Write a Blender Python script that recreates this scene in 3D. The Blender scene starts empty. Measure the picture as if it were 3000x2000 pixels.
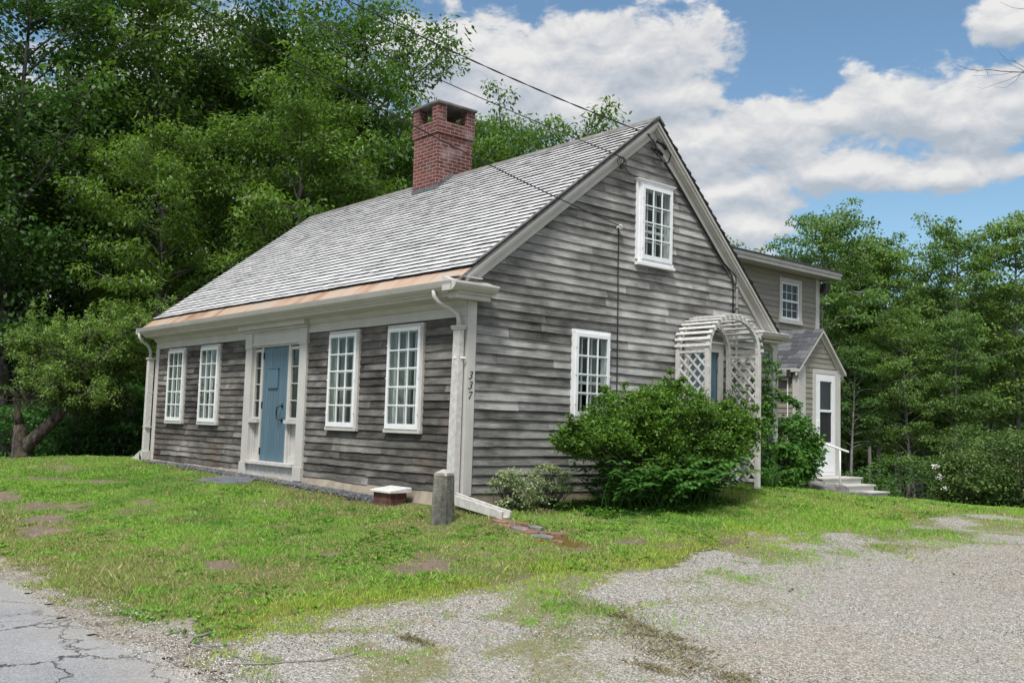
import bpy, math, random
import numpy as np
from mathutils import Vector, Matrix

scene = bpy.context.scene
COL = scene.collection
rad = math.radians

# ------------------------------------------------------------ camera
CAM_LOC = (9.59124, -7.57553, 0.85873)
CAM_R = (0.656583, 0.753701, 0.02887)
CAM_U = (0.047015, -0.0791, 0.995757)
CAM_F = (-0.752787, 0.65244, 0.087371)
cd = bpy.data.cameras.new('camera')
cam = bpy.data.objects.new('camera', cd)
COL.objects.link(cam)
cd.sensor_width = 36.0
cd.lens = 34.06
cd.clip_start = 0.05
cd.clip_end = 3000.0
cam.matrix_world = Matrix((
    (CAM_R[0], CAM_U[0], -CAM_F[0], CAM_LOC[0]),
    (CAM_R[1], CAM_U[1], -CAM_F[1], CAM_LOC[1]),
    (CAM_R[2], CAM_U[2], -CAM_F[2], CAM_LOC[2]),
    (0, 0, 0, 1)))
scene.camera = cam

# ------------------------------------------------------------ view
scene.view_settings.view_transform = 'Standard'
scene.view_settings.look = 'None'
scene.view_settings.gamma = 1.0
scene.view_settings.exposure = 0.55
scene.render.engine = 'CYCLES'
scene.cycles.max_bounces = 6
scene.cycles.diffuse_bounces = 3
scene.cycles.glossy_bounces = 2
scene.cycles.transmission_bounces = 4
scene.cycles.transparent_max_bounces = 12
scene.cycles.caustics_reflective = False
scene.cycles.caustics_refractive = False

# ------------------------------------------------------------ sun (veiled by thin cloud)
SUN_EL, SUN_AZ = rad(58), rad(-58)          # direction towards the sun, azimuth counted from +x
sun_dir = Vector((math.cos(SUN_EL) * math.cos(SUN_AZ), math.cos(SUN_EL) * math.sin(SUN_AZ), math.sin(SUN_EL)))
sl = bpy.data.lights.new('sun', 'SUN')
sl.energy = 2.9
sl.angle = rad(14)
sl.color = (1.0, 0.965, 0.91)
so = bpy.data.objects.new('sun', sl)
so.rotation_euler = sun_dir.to_track_quat('Z', 'Y').to_euler()
so.location = (6, -6, 20)
COL.objects.link(so)


# ------------------------------------------------------------ node helper
class G:
    def __init__(s, tree):
        s.t = tree; s.n = tree.nodes; s.l = tree.links
    def new(s, typ, **kw):
        n = s.n.new(typ)
        for k, v in kw.items(): setattr(n, k, v)
        return n
    def put(s, sock, val):
        if val is None: return
        if isinstance(val, bpy.types.NodeSocket): s.l.new(val, sock)
        else:
            if isinstance(val, (tuple, list)) and len(val) == 3 and sock.type == 'RGBA': val = (*val, 1)
            sock.default_value = val
    def coord(s, which='Object'):
        return s.new('ShaderNodeTexCoord').outputs[which]
    def attr(s, name='rnd'):
        return s.new('ShaderNodeAttribute', attribute_name=name).outputs['Fac']
    def attrc(s, name):
        return s.new('ShaderNodeAttribute', attribute_name=name).outputs['Color']
    def vmul(s, v, sc):
        n = s.new('ShaderNodeVectorMath', operation='MULTIPLY'); s.put(n.inputs[0], v); s.put(n.inputs[1], sc); return n.outputs[0]
    def vadd(s, v, w):
        n = s.new('ShaderNodeVectorMath', operation='ADD'); s.put(n.inputs[0], v); s.put(n.inputs[1], w); return n.outputs[0]
    def noise(s, vec, scale=5., detail=3., rough=.55, out='Fac', dist=0.):
        n = s.new('ShaderNodeTexNoise'); s.put(n.inputs['Vector'], vec)
        n.inputs['Scale'].default_value = scale; n.inputs['Detail'].default_value = detail
        n.inputs['Roughness'].default_value = rough; n.inputs['Distortion'].default_value = dist
        return n.outputs[out]
    def voro(s, vec, scale=5., feature='F1', out='Distance'):
        n = s.new('ShaderNodeTexVoronoi', feature=feature); s.put(n.inputs['Vector'], vec)
        n.inputs['Scale'].default_value = scale
        return n.outputs[out]
    def ramp(s, fac, stops, interp='LINEAR'):
        n = s.new('ShaderNodeValToRGB'); s.put(n.inputs[0], fac)
        cr = n.color_ramp; cr.interpolation = interp
        while len(cr.elements) < len(stops): cr.elements.new(.5)
        for e, (p, c) in zip(cr.elements, stops):
            e.position = p
            e.color = (c, c, c, 1) if isinstance(c, (int, float)) else (*c, 1)
        return n.outputs[0]
    def mix(s, fac, a, b, blend='MIX'):
        n = s.new('ShaderNodeMix', data_type='RGBA', blend_type=blend)
        s.put(n.inputs[0], fac); s.put(n.inputs[6], a); s.put(n.inputs[7], b); return n.outputs[2]
    def math(s, op, a, b=None, c=None, clamp=False):
        n = s.new('ShaderNodeMath', operation=op, use_clamp=clamp)
        s.put(n.inputs[0], a)
        if b is not None: s.put(n.inputs[1], b)
        if c is not None: s.put(n.inputs[2], c)
        return n.outputs[0]
    def sstep(s, x, a, b):
        n = s.new('ShaderNodeMapRange', interpolation_type='SMOOTHSTEP'); s.put(n.inputs[0], x)
        n.inputs[1].default_value = a; n.inputs[2].default_value = b
        return n.outputs[0]
    def sep(s, v):
        n = s.new('ShaderNodeSeparateXYZ'); s.put(n.inputs[0], v); return n.outputs
    def comb(s, x, y, z):
        n = s.new('ShaderNodeCombineXYZ'); s.put(n.inputs[0], x); s.put(n.inputs[1], y); s.put(n.inputs[2], z); return n.outputs[0]
    def bump(s, h, strength=.5, dist=.01):
        n = s.new('ShaderNodeBump'); n.inputs['Strength'].default_value = strength
        n.inputs['Distance'].default_value = dist; s.put(n.inputs['Height'], h); return n.outputs[0]

def material(name):
    m = bpy.data.materials.new(name); m.use_nodes = True
    g = G(m.node_tree)
    b = g.n['Principled BSDF']; o = g.n['Material Output']
    return m, g, b, o

def pset(g, b, color=None, rough=.7, spec=.3, normal=None, metal=0.):
    g.put(b.inputs['Base Color'], color)
    g.put(b.inputs['Roughness'], rough)
    b.inputs['Specular IOR Level'].default_value = spec
    b.inputs['Metallic'].default_value = metal
    if normal is not None: g.put(b.inputs['Normal'], normal)

# ------------------------------------------------------------ world: Nishita sky with drifting cumulus
CLOUDS = [(130.5, 19.2, 4.2, 2.2), (139.55, 20.18, 6.8, 3.51), (132.34, 21.36, 6.21, 3.09), (143.75, 21.5, 5.11, 2.19), (134.33, 18.37, 5.37, 2.64),
 (129.61, 16.42, 5.28, 2.84), (124.29, 16.82, 4.53, 2.41), (126.8, 13.86, 4.78, 1.15), (119.95, 17.86, 2.25, 1.27), (117.4, 18.19, 3.67, 1.95),
 (113.4, 17.27, 4.9, 2.42), (120.5, 14.76, 4.94, 1.11), (114.28, 14.35, 4.57, 1.07), (111.51, 21.62, 2.18, 1.31), (126.2, 12.0, 3.6, 2.1),
 (155.58, 17.71, 8.98, 5.37), (166.16, 15.34, 4.69, 3.42), (162.16, 5.83, 9.47, 5.53)]
world = bpy.data.worlds.new('World'); scene.world = world; world.use_nodes = True
g = G(world.node_tree)
bg = g.n['Background']
sky = g.new('ShaderNodeTexSky', sky_type='NISHITA', sun_disc=False)
sky.sun_elevation = SUN_EL
sky.sun_rotation = math.pi / 2 - SUN_AZ
sky.air_density = 1.0; sky.dust_density = 0.6; sky.ozone_density = 1.6
SKYK = 0.095
skyc = g.mix(1.0, sky.outputs[0], (0.92 * SKYK, 1.05 * SKYK, 1.03 * SKYK), 'MULTIPLY')
d = g.coord('Generated')
dx, dy, dz = g.sep(d)[0:3]
el = g.math('MULTIPLY', g.math('ARCSINE', dz), 180 / math.pi)
az = g.math('MULTIPLY', g.math('ARCTAN2', dy, dx), 180 / math.pi)
def blobs(elv):
    best = None
    for (a0, e0, ra, re) in CLOUDS:
        ra *= 1.22; re *= 1.16
        u = g.math('DIVIDE', g.math('SUBTRACT', az, a0), ra)
        v = g.math('DIVIDE', g.math('SUBTRACT', elv, e0), re)
        r = g.math('SQRT', g.math('ADD', g.math('MULTIPLY', u, u), g.math('MULTIPLY', v, v)))
        q = g.math('SUBTRACT', 1.0, r)
        best = q if best is None else g.math('SMOOTH_MAX', best, q, 0.35)
    return best
def puff(shift):
    vec = g.comb(g.math('MULTIPLY', az, 1.0), g.math('MULTIPLY', g.math('ADD', el, shift), 1.7), 0.0)
    n1 = g.noise(vec, .16, 2, .5)
    n2 = g.noise(g.vadd(vec, (31, 7, 3)), .42, 8, .58, dist=.25)
    return g.math('ADD', g.math('MULTIPLY', g.math('SUBTRACT', n1, .5), .9), g.math('MULTIPLY', g.math('SUBTRACT', n2, .5), 1.55))
p0 = puff(0.0)
p1 = puff(0.55)
B0 = blobs(el)
dens = g.math('ADD', B0, p0)
B1 = blobs(g.math('ADD', el, 1.1))
dens_up = g.math('ADD', B1, p1)
# the rest of the dome: broken cloud
pv = g.vmul(d, (1, 1, 2.0))
cov = g.sstep(g.noise(pv, 3.2, 6, .55), .32, .56)
high = g.sstep(el, 25.0, 40.0)
side = g.math('MAXIMUM', g.sstep(az, 172.0, 179.5), g.sstep(g.math('MULTIPLY', az, -1.0), -103.0, -90.0))
elsew = g.math('MULTIPLY', g.math('MAXIMUM', high, side), cov)
mask = g.math('MAXIMUM', g.sstep(dens, .02, .34), elsew)
lit = g.math('SUBTRACT', dens, dens_up)
shade = g.math('ADD', g.math('MULTIPLY', lit, .75), g.math('MULTIPLY', g.noise(g.comb(az, g.math('MULTIPLY', el, 1.6), 4.0), .3, 5, .5), .9))
ccol = g.ramp(shade, [(.12, (.31, .345, .39)), (.38, (.39, .415, .45)), (.58, (.47, .475, .49)), (.88, (.58, .575, .565))])
thin = g.math('MULTIPLY', mask, .97)
ccol_top_fill = g.mix(high, ccol, g.mix(1., ccol, (1.7, 1.7, 1.7), 'MULTIPLY'))  # clouds overhead, out of view, brightened to add soft top light
skymix = g.mix(thin, skyc, ccol_top_fill)
g.put(bg.inputs[0], skymix); bg.inputs[1].default_value = 1.0

# ------------------------------------------------------------ materials
def m_simple(name, c1, c2, scale=6., rough=.6, spec=.3, bs=0., bscale=60., stretch=(1, 1, 1), metal=0., rnd=.25, detail=4):
    m, g, b, o = material(name)
    v = g.vmul(g.coord(), stretch)
    n = g.noise(v, scale, detail, .6)
    r = g.attr()
    f = g.math('ADD', n, g.math('MULTIPLY', g.math('SUBTRACT', r, .5), rnd))
    col = g.ramp(f, [(.3, c1), (.7, c2)])
    nrm = g.bump(g.noise(v, bscale, 4, .6), bs, .004) if bs else None
    pset(g, b, col, rough, spec, nrm, metal)
    return m

def m_siding(name, stops, warm, along, spec=.15):
    """weathered clapboard: grain runs along the wall, every board its own tone"""
    m, g, b, o = material(name)
    r = g.attr()
    off = g.comb(g.math('MULTIPLY', r, 53.), g.math('MULTIPLY', r, 31.), g.math('MULTIPLY', r, 17.))
    st = (4.0, 40, 150) if along == 'x' else (40, 4.0, 150)
    p = g.coord()
    v = g.vadd(g.vmul(p, st), off)
    grain = g.noise(v, 1.0, 5, .65)
    st2 = (1.5, 6, 2.2) if along == 'x' else (6, 1.5, 2.2)
    patch = g.noise(g.vadd(g.vmul(p, st2), off), 1.0, 4, .6)
    big = g.noise(p, .55, 3, .6)
    f = g.math('ADD', g.math('MULTIPLY', grain, .48), g.math('MULTIPLY', patch, .55))
    f = g.math('ADD', f, g.math('MULTIPLY', g.math('SUBTRACT', r, .5), .14))
    f = g.math('ADD', f, g.math('MULTIPLY', g.math('SUBTRACT', big, .5), .45))
    # flecks and old nail stains
    spk = g.sstep(g.noise(g.vmul(p, (1, 1, 1.)), 26., 2, .5), .70, .78)
    col = g.ramp(f, stops)
    wz = g.noise(g.vadd(p, (5, 3, 9)), .8, 3, .6)
    wf = g.math('MULTIPLY', g.sstep(wz, .50, .72), warm[1])
    col = g.mix(wf, col, g.mix(1., col, warm[0], 'MULTIPLY'))
    col = g.mix(g.math('MULTIPLY', spk, .35), col, (.42, .42, .41))
    nail = g.sstep(g.voro(g.vmul(p, (1.6, 1.6, 8.)), 1.0), .05, .02)
    col = g.mix(g.math('MULTIPLY', nail, .8), col, (.02, .018, .016))
    nrm = g.bump(g.math('ADD', grain, g.math('MULTIPLY', patch, .5)), .7, .006)
    pset(g, b, col, .85, spec, nrm)
    return m

M = {}
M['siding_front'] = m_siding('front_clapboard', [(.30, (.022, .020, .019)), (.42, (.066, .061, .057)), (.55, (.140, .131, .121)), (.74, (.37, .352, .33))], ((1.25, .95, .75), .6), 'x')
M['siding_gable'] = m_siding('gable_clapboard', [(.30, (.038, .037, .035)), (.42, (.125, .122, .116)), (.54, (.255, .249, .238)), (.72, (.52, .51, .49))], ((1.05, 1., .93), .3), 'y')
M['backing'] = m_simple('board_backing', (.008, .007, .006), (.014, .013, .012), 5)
def m_ell():
    m, g, b, o = material('painted_clapboard')
    p = g.coord(); r = g.attr()
    n = g.noise(g.vmul(p, (2, 2, 20)), 1., 4, .6)
    f = g.math('ADD', n, g.math('MULTIPLY', g.math('SUBTRACT', r, .5), .4))
    col = g.ramp(f, [(.25, (.215, .20, .165)), (.75, (.29, .275, .235))])
    pset(g, b, col, .65, .25, g.bump(n, .3, .004))
    return m
M['ell'] = m_ell()
M['trim'] = m_simple('grey_trim_paint', (.47, .455, .425), (.56, .545, .515), 3., .5, .35, .25, 40, rnd=.2)
M['trim_worn'] = m_simple('worn_trim_paint', (.46, .445, .415), (.66, .65, .625), 14., .6, .3, .4, 60)
M['white'] = m_simple('white_sash_paint', (.74, .75, .76), (.83, .84, .85), 8., .45, .35, .15, 60, rnd=.1)
M['white_worn'] = m_simple('peeling_white_paint', (.52, .51, .48), (.80, .80, .79), 22., .6, .3, .6, 60, rnd=.4, detail=8)
M['door'] = m_simple('blue_door_paint', (.074, .135, .180), (.100, .170, .220), 4., .42, .4, .15, 50, stretch=(3, 3, .5))
M['iron'] = m_simple('black_iron', (.010, .010, .011), (.02, .02, .022), 20, .45, .4)
M['copper'] = None
def m_copper():
    m, g, b, o = material('copper_apron')
    p = g.coord(); r = g.attr()
    n = g.noise(g.vmul(p, (26, 2.2, 2.2)), 1., 5, .62)
    q = g.noise(g.vmul(p, (5, 1, 1)), 1., 3, .5)
    f = g.math('ADD', g.math('MULTIPLY', n, .65), g.math('MULTIPLY', q, .4))
    f = g.math('ADD', f, g.math('MULTIPLY', g.math('SUBTRACT', r, .5), .25))
    col = g.ramp(f, [(.30, (.16, .10, .075)), (.40, (.42, .26, .185)), (.50, (.52, .37, .27)), (.62, (.50, .40, .31)), (.72, (.40, .37, .33))])
    pset(g, b, col, .5, .4, None, .25)
    return m
M['copper'] = m_copper()
def m_shingle():
    m, g, b, o = material('pale_weathered_shingle')
    p = g.coord(); r = g.attr()
    n = g.noise(g.vadd(g.vmul(p, (7, 3, 3)), g.comb(g.math('MULTIPLY', r, 40.), 0., 0.)), 1.2, 6, .65)
    n2 = g.noise(p, .9, 3, .5)
    f = g.math('ADD', g.math('MULTIPLY', n, .7), g.math('MULTIPLY', n2, .3))
    f = g.math('ADD', f, g.math('MULTIPLY', g.math('SUBTRACT', r, .5), .22))
    col = g.ramp(f, [(.25, (.26, .26, .26)), (.42, (.48, .48, .483)), (.7, (.64, .64, .65))])
    pset(g, b, col, .75, .25, g.bump(n, .5, .004))
    return m
M['shingle'] = m_shingle()
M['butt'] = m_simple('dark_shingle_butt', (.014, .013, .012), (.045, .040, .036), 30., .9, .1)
M['slate'] = m_simple('porch_asphalt_shingle', (.070, .072, .080), (.14, .143, .155), 14., .85, .2, .6, 180, rnd=1.1)
M['ridge'] = m_simple('grey_ridge_board', (.12, .115, .11), (.26, .25, .24), 8., .8, .2, .5, 60)
M['lead'] = m_simple('lead_flashing', (.045, .052, .055), (.20, .235, .235), 9., .5, .4, .3, 30, stretch=(6, 6, 1), detail=6)
M['concrete'] = m_simple('rough_concrete', (.10, .10, .095), (.24, .235, .21), 8., .9, .15, .6, 60)
M['foundation'] = m_simple('parged_foundation', (.24, .205, .165), (.38, .33, .265), 5., .9, .15, .6, 60)
def m_brick(name, bw, bh, mort, c1, c2, mc, axis_mix=True):
    m, g, b, o = material(name)
    p = g.coord()
    x, y, z = g.sep(p)[0:3]
    nx, ny, nz = g.sep(g.new('ShaderNodeNewGeometry').outputs['Normal'])[0:3]
    isx = g.math('GREATER_THAN', g.math('ABSOLUTE', nx), .7)
    u = g.math('ADD', g.math('MULTIPLY', y, isx), g.math('MULTIPLY', x, g.math('SUBTRACT', 1., isx)))
    v = g.comb(g.math('ADD', u, 0.013), z, 0.)
    br = g.new('ShaderNodeTexBrick'); g.put(br.inputs['Vector'], g.vadd(v, g.vmul(g.noise(p, 9, 2, .5, 'Color'), (.006, .006, 0.))))
    br.inputs['Scale'].default_value = 1.0
    br.inputs['Brick Width'].default_value = bw; br.inputs['Row Height'].default_value = bh
    br.inputs['Mortar Size'].default_value = mort; br.inputs['Mortar Smooth'].default_value = .15
    br.inputs['Bias'].default_value = 0.
    br.inputs['Color1'].default_value = (*c1, 1); br.inputs['Color2'].default_value = (*c2, 1); br.inputs['Mortar'].default_value = (*mc, 1)
    n = g.noise(p, 30, 4, .6)
    st = g.noise(p, 3.0, 5, .6)
    col = g.mix(g.math('MULTIPLY', n, .5), br.outputs['Color'], g.mix(1., br.outputs['Color'], (.55, .5, .5), 'MULTIPLY'))
    wf = g.math('MULTIPLY', g.sstep(st, .48, .70), .42)
    wf = g.math('MULTIPLY', wf, g.math('ADD', .25, g.math('MULTIPLY', isx, .75)))
    col = g.mix(wf, col, (.42, .36, .35))
    sh = g.math('MULTIPLY', g.sstep(g.math('ADD', g.noise(g.vadd(p, (3, 8, 1)), 5.0, 4, .6), g.math('MULTIPLY', g.sstep(z, 6.2, 6.95), .12)), .52, .75), .6)
    col = g.mix(sh, col, (.06, .045, .042))
    pset(g, b, col, .85, .2, g.bump(g.math('ADD', g.math('MULTIPLY', br.outputs['Fac'], -1.), g.math('MULTIPLY', n, .4)), .8, .008))
    return m
M['brick'] = m_brick('red_chimney_brick', .205, .0685, .0055, (.205, .062, .047), (.115, .040, .034), (.40, .36, .335))
M['vent_brick'] = m_brick('old_vent_brick', .2, .065, .006, (.16, .06, .045), (.11, .04, .032), (.15, .12, .10))
def m_glass():
    m, g, b, o = material('window_glass')
    g.n.remove(b)
    tr = g.new('ShaderNodeBsdfTransparent'); tr.inputs[0].default_value = (.88, .92, .90, 1)
    gl = g.new('ShaderNodeBsdfGlossy'); gl.inputs['Roughness'].default_value = .03; gl.inputs[0].default_value = (.9, .95, 1, 1)
    lw = g.new('ShaderNodeLayerWeight'); lw.inputs[0].default_value = .5
    mx = g.new('ShaderNodeMixShader')
    g.put(mx.inputs[0], g.math('ADD', .02, g.math('MULTIPLY', g.math('POWER', lw.outputs['Facing'], 4.), .35)))
    g.l.new(tr.outputs[0], mx.inputs[1]); g.l.new(gl.outputs[0], mx.inputs[2]); g.l.new(mx.outputs[0], o.inputs[0])
    return m
M['glass'] = m_glass()
M['curtain'] = m_simple('curtain_cloth', (.22, .22, .21), (.36, .36, .34), 6., .9, .1, stretch=(8, 8, 1))
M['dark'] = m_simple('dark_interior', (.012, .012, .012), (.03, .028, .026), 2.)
M['screen'] = m_simple('dark_insect_screen', (.018, .019, .021), (.03, .031, .034), 40, .6, .2)
M['metal'] = m_simple('dull_galvanized_metal', (.42, .43, .44), (.6, .61, .62), 12, .38, .5, metal=.7)
M['darkmetal'] = m_simple('dark_bronze_metal', (.05, .045, .042), (.09, .085, .08), 12, .45, .4, metal=.4)
M['wire'] = m_simple('black_wire', (.012, .012, .014), (.03, .03, .034), 30, .6, .3)
M['bark'] = m_simple('grey_bark', (.045, .040, .035), (.17, .16, .145), 9., .95, .1, .9, 30, stretch=(1, 1, .35), detail=7)
M['bark_pale'] = m_simple('pale_bark', (.13, .125, .115), (.34, .33, .31), 8., .95, .1, .8, 30, stretch=(1, 1, .5), detail=7)
def m_applebark():
    m, g, b, o = material('mossy_apple_bark')
    p = g.coord()
    n = g.noise(g.vmul(p, (1, 1, .4)), 16., 7, .65)
    col = g.ramp(n, [(.32, (.018, .015, .013)), (.5, (.075, .063, .055)), (.72, (.19, .17, .155))])
    ms = g.sstep(g.noise(p, 5., 4, .6), .52, .64)
    nz = g.sep(g.new('ShaderNodeNewGeometry').outputs['Normal'])[2]
    col = g.mix(g.math('MULTIPLY', ms, .7), col, (.085, .070, .018))
    pset(g, b, col, .95, .1, g.bump(n, 1., .03))
    return m
M['applebark'] = m_applebark()
M['twig'] = m_simple('grey_twig', (.14, .125, .11), (.34, .32, .30), 12, .9, .1)

def m_leaf(name, c1, c2, trans=.35, c3=None, spec=.35, rough=.5, objvar=.0):
    m, g, b, o = material(name)
    r = g.attr()
    stops = [(.1, c1), (.75, c2)] + ([(.97, c3)] if c3 else [])
    col = g.ramp(r, stops)
    if objvar:
        oi = g.new('ShaderNodeObjectInfo').outputs['Random']
        col = g.mix(oi, g.mix(1., col, (1 - objvar, 1 - objvar * .7, 1 - objvar * .6), 'MULTIPLY'), g.mix(1., col, (1 + objvar, 1 + objvar * .6, 1.), 'MULTIPLY'))
    pset(g, b, col, rough, spec)
    tl = g.new('ShaderNodeBsdfTranslucent')
    g.put(tl.inputs[0], g.mix(1., col, (1.25, 1.35, .6), 'MULTIPLY'))
    mx = g.new('ShaderNodeMixShader'); mx.inputs[0].default_value = trans
    g.l.new(b.outputs[0], mx.inputs[1]); g.l.new(tl.outputs[0], mx.inputs[2]); g.l.new(mx.outputs[0], o.inputs[0])
    return m
M['leaf'] = m_leaf('ash_leaves', (.036, .086, .017), (.135, .238, .048), .38, objvar=.22)
M['leaf_dark'] = m_leaf('dark_maple_leaves', (.019, .058, .012), (.070, .152, .030), .3, objvar=.2)
M['leaf_far'] = m_leaf('woodland_leaves', (.058, .125, .034), (.180, .295, .080), .42, objvar=.25)
M['leaf_apple'] = m_leaf('apple_leaves', (.075, .145, .030), (.225, .345, .090), .35, (.20, .25, .08))
M['leaf_box'] = m_leaf('shrub_leaves', (.020, .055, .008), (.135, .260, .036), .3, (.20, .32, .06))
M['leaf_broad'] = m_leaf('broad_shade_leaves', (.024, .080, .014), (.085, .215, .040), .35)
M['leaf_vib'] = m_leaf('viburnum_leaves', (.030, .100, .015), (.085, .220, .030), .35, (.20, .34, .05))
M['leaf_varie'] = m_leaf('variegated_leaves', (.05, .13, .03), (.36, .42, .22), .25, (.78, .76, .60))
M['leaf_hedge'] = m_leaf('hedge_leaves', (.024, .062, .014), (.115, .195, .042), .3, (.17, .22, .06))
M['leaf_under'] = m_leaf('undergrowth_leaves', (.022, .078, .018), (.080, .205, .045), .35)
def m_grass():
    m, g, b, o = material('lawn_grass')
    col = g.attrc('tint')
    pset(g, b, col, .6, .2)
    tl = g.new('ShaderNodeBsdfTranslucent'); g.put(tl.inputs[0], g.mix(1., col, (1.2, 1.2, .7), 'MULTIPLY'))
    mx = g.new('ShaderNodeMixShader'); mx.inputs[0].default_value = .3
    g.l.new(b.outputs[0], mx.inputs[1]); g.l.new(tl.outputs[0], mx.inputs[2]); g.l.new(mx.outputs[0], o.inputs[0])
    return m
M['grass'] = m_grass()
def m_ground():
    m, g, b, o = material('lawn_soil')
    p = g.coord()
    col = g.attrc('tint')
    n = g.noise(p, 22, 6, .7)
    n2 = g.noise(p, 90, 3, .6)
    col = g.mix(g.math('MULTIPLY', g.sstep(n, .40, .65), .6), col, g.mix(1., col, (.45, .45, .45), 'MULTIPLY'))
    col = g.mix(g.math('MULTIPLY', n2, .4), col, g.mix(1., col, (1.5, 1.45, 1.4), 'MULTIPLY'))
    pset(g, b, col, .95, .1, g.bump(g.math('ADD', n, g.math('MULTIPLY', n2, .3)), 1., .03))
    return m
M['ground'] = m_ground()
def m_gravel():
    m, g, b, o = material('driveway_gravel')
    p = g.coord()
    v1 = g.voro(p, 78., out='Color'); d1 = g.voro(p, 78.)
    v2 = g.voro(p, 160., out='Color')
    s = g.sep(v1)[0]
    s2 = g.sep(v2)[0]
    f = g.math('ADD', g.math('MULTIPLY', s, .55), g.math('MULTIPLY', s2, .45))
    col = g.ramp(f, [(.12, (.12, .112, .098)), (.5, (.305, .287, .255)), (.8, (.48, .46, .42)), (.97, (.76, .74, .70))])
    big = g.noise(p, .7, 5, .6)
    col = g.mix(g.math('MULTIPLY', g.sstep(big, .45, .68), .5), col, g.mix(1., col, (.97, .91, .80), 'MULTIPLY'))
    fine = g.noise(g.vadd(p, (9, 2, 0)), 2.4, 5, .65)
    col = g.mix(g.math('MULTIPLY', g.sstep(fine, .55, .72), .45), col, (.31, .265, .20))
    col = g.mix(g.math('MULTIPLY', g.sstep(g.sep(g.voro(p, 26., out='Color'))[1], .985, .992), .6), col, (.40, .24, .16))
    gm = g.attrc('tint')
    ga = g.sep(gm)[0]
    col = g.mix(g.math('MULTIPLY', g.sstep(g.math('ADD', g.math('MULTIPLY', ga, 1.1), g.math('MULTIPLY', g.math('SUBTRACT', g.noise(p, 14, 5, .7), .5), 1.5)), .35, .9), .75), col, (.17, .165, .055))
    h = g.math('ADD', g.math('MULTIPLY', d1, -1.), g.math('MULTIPLY', s, .5))
    pset(g, b, col, .9, .2, g.bump(h, .9, .012))
    return m
M['gravel'] = m_gravel()
def m_asphalt():
    m, g, b, o = material('cracked_asphalt')
    p = g.coord()
    v = g.sep(g.voro(p, 130., out='Color'))[0]
    big = g.noise(p, 1.3, 4, .6)
    f = g.math('ADD', g.math('MULTIPLY', v, .55), g.math('MULTIPLY', big, .45))
    col = g.ramp(f, [(.1, (.14, .142, .148)), (.5, (.26, .264, .272)), (.85, (.37, .374, .38)), (1., (.5, .5, .5))])
    wp = g.vadd(p, g.vmul(g.noise(p, 2.2, 5, .7, 'Color'), (.7, .7, 0.)))
    e = g.voro(g.vmul(wp, (1., 1.6, 1.)), .95, 'DISTANCE_TO_EDGE')
    cr = g.sstep(e, .016, .004)
    e2 = g.voro(g.vadd(wp, (4, 4, 0)), 2.6, 'DISTANCE_TO_EDGE')
    cr2 = g.math('MULTIPLY', g.sstep(e2, .018, .004), g.sstep(g.noise(p, .8, 2, .5), .5, .62))
    crk = g.math('MAXIMUM', cr, cr2)
    col = g.mix(g.math('MULTIPLY', crk, .9), col, (.03, .028, .026))
    yy = g.math('ADD', g.sep(p)[1], g.math('MULTIPLY', g.noise(p, 1.5, 5, .7), 1.2))
    dust = g.math('MULTIPLY', g.sstep(yy, -5.0, -4.3), .55)
    col = g.mix(dust, col, (.33, .29, .235))
    pset(g, b, col, .9, .2, g.bump(g.math('SUBTRACT', g.math('MULTIPLY', v, .4), g.math('MULTIPLY', crk, 3.)), .8, .01))
    return m
M['asphalt'] = m_asphalt()
M['slabrock'] = m_simple('slate_slab', (.10, .105, .115), (.17, .175, .19), 5., .7, .3, .4, 30)
M['chips'] = m_simple('slate_chips', (.045, .048, .055), (.17, .175, .19), 3., .75, .3, rnd=1.2)
M['pebble'] = m_simple('loose_pebbles', (.15, .14, .125), (.60, .575, .53), 1., .85, .2, rnd=1.6)
M['rock'] = m_simple('grey_rock', (.10, .095, .088), (.30, .285, .26), 5., .9, .15, .9, 22, detail=7)
M['redstone'] = m_simple('worn_red_brick', (.16, .085, .062), (.31, .19, .145), 9., .9, .15, .7, 50)
M['greystone'] = m_simple('worn_grey_stone', (.13, .125, .12), (.27, .25, .235), 9., .9, .15, .7, 50)
M['moss'] = m_simple('brown_moss', (.055, .040, .012), (.16, .115, .025), 12., .95, .05, .9, 60)
def m_post():
    m, g, b, o = material('mossy_concrete_post')
    p = g.coord()
    n = g.noise(p, 14., 8, .7)
    st = g.noise(g.vmul(p, (5, 5, .8)), 1.6, 5, .65)
    f = g.math('ADD', g.math('MULTIPLY', n, .55), g.math('MULTIPLY', st, .5))
    col = g.ramp(f, [(.35, (.045, .045, .038)), (.5, (.13, .128, .11)), (.66, (.26, .25, .215))])
    sp = g.sstep(g.noise(p, 55., 3, .6), .62, .70)
    col = g.mix(g.math('MULTIPLY', sp, .7), col, (.48, .47, .42))
    nz = g.sep(g.new('ShaderNodeNewGeometry').outputs['Normal'])[2]
    col = g.mix(g.sstep(nz, .2, .5), col, (.40, .38, .34))  # upward faces coloured paler: light from above painted into the post
    pset(g, b, col, .95, .1, g.bump(g.math('ADD', n, sp), 1., .012))
    return m
M['post'] = m_post()
M['clip'] = m_simple('dried_clippings', (.14, .12, .06), (.30, .26, .15), 20., .9, .1, rnd=1.2)
M['straw'] = m_simple('dry_straw', (.30, .24, .12), (.45, .38, .2), 20., .9, .1)
M['yellow'] = m_simple('yellow_petals', (.75, .55, .02), (.8, .6, .04), 20., .7, .1)
M['petal'] = m_simple('white_petals', (.70, .69, .62), (.85, .84, .78), 20., .7, .1)

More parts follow.
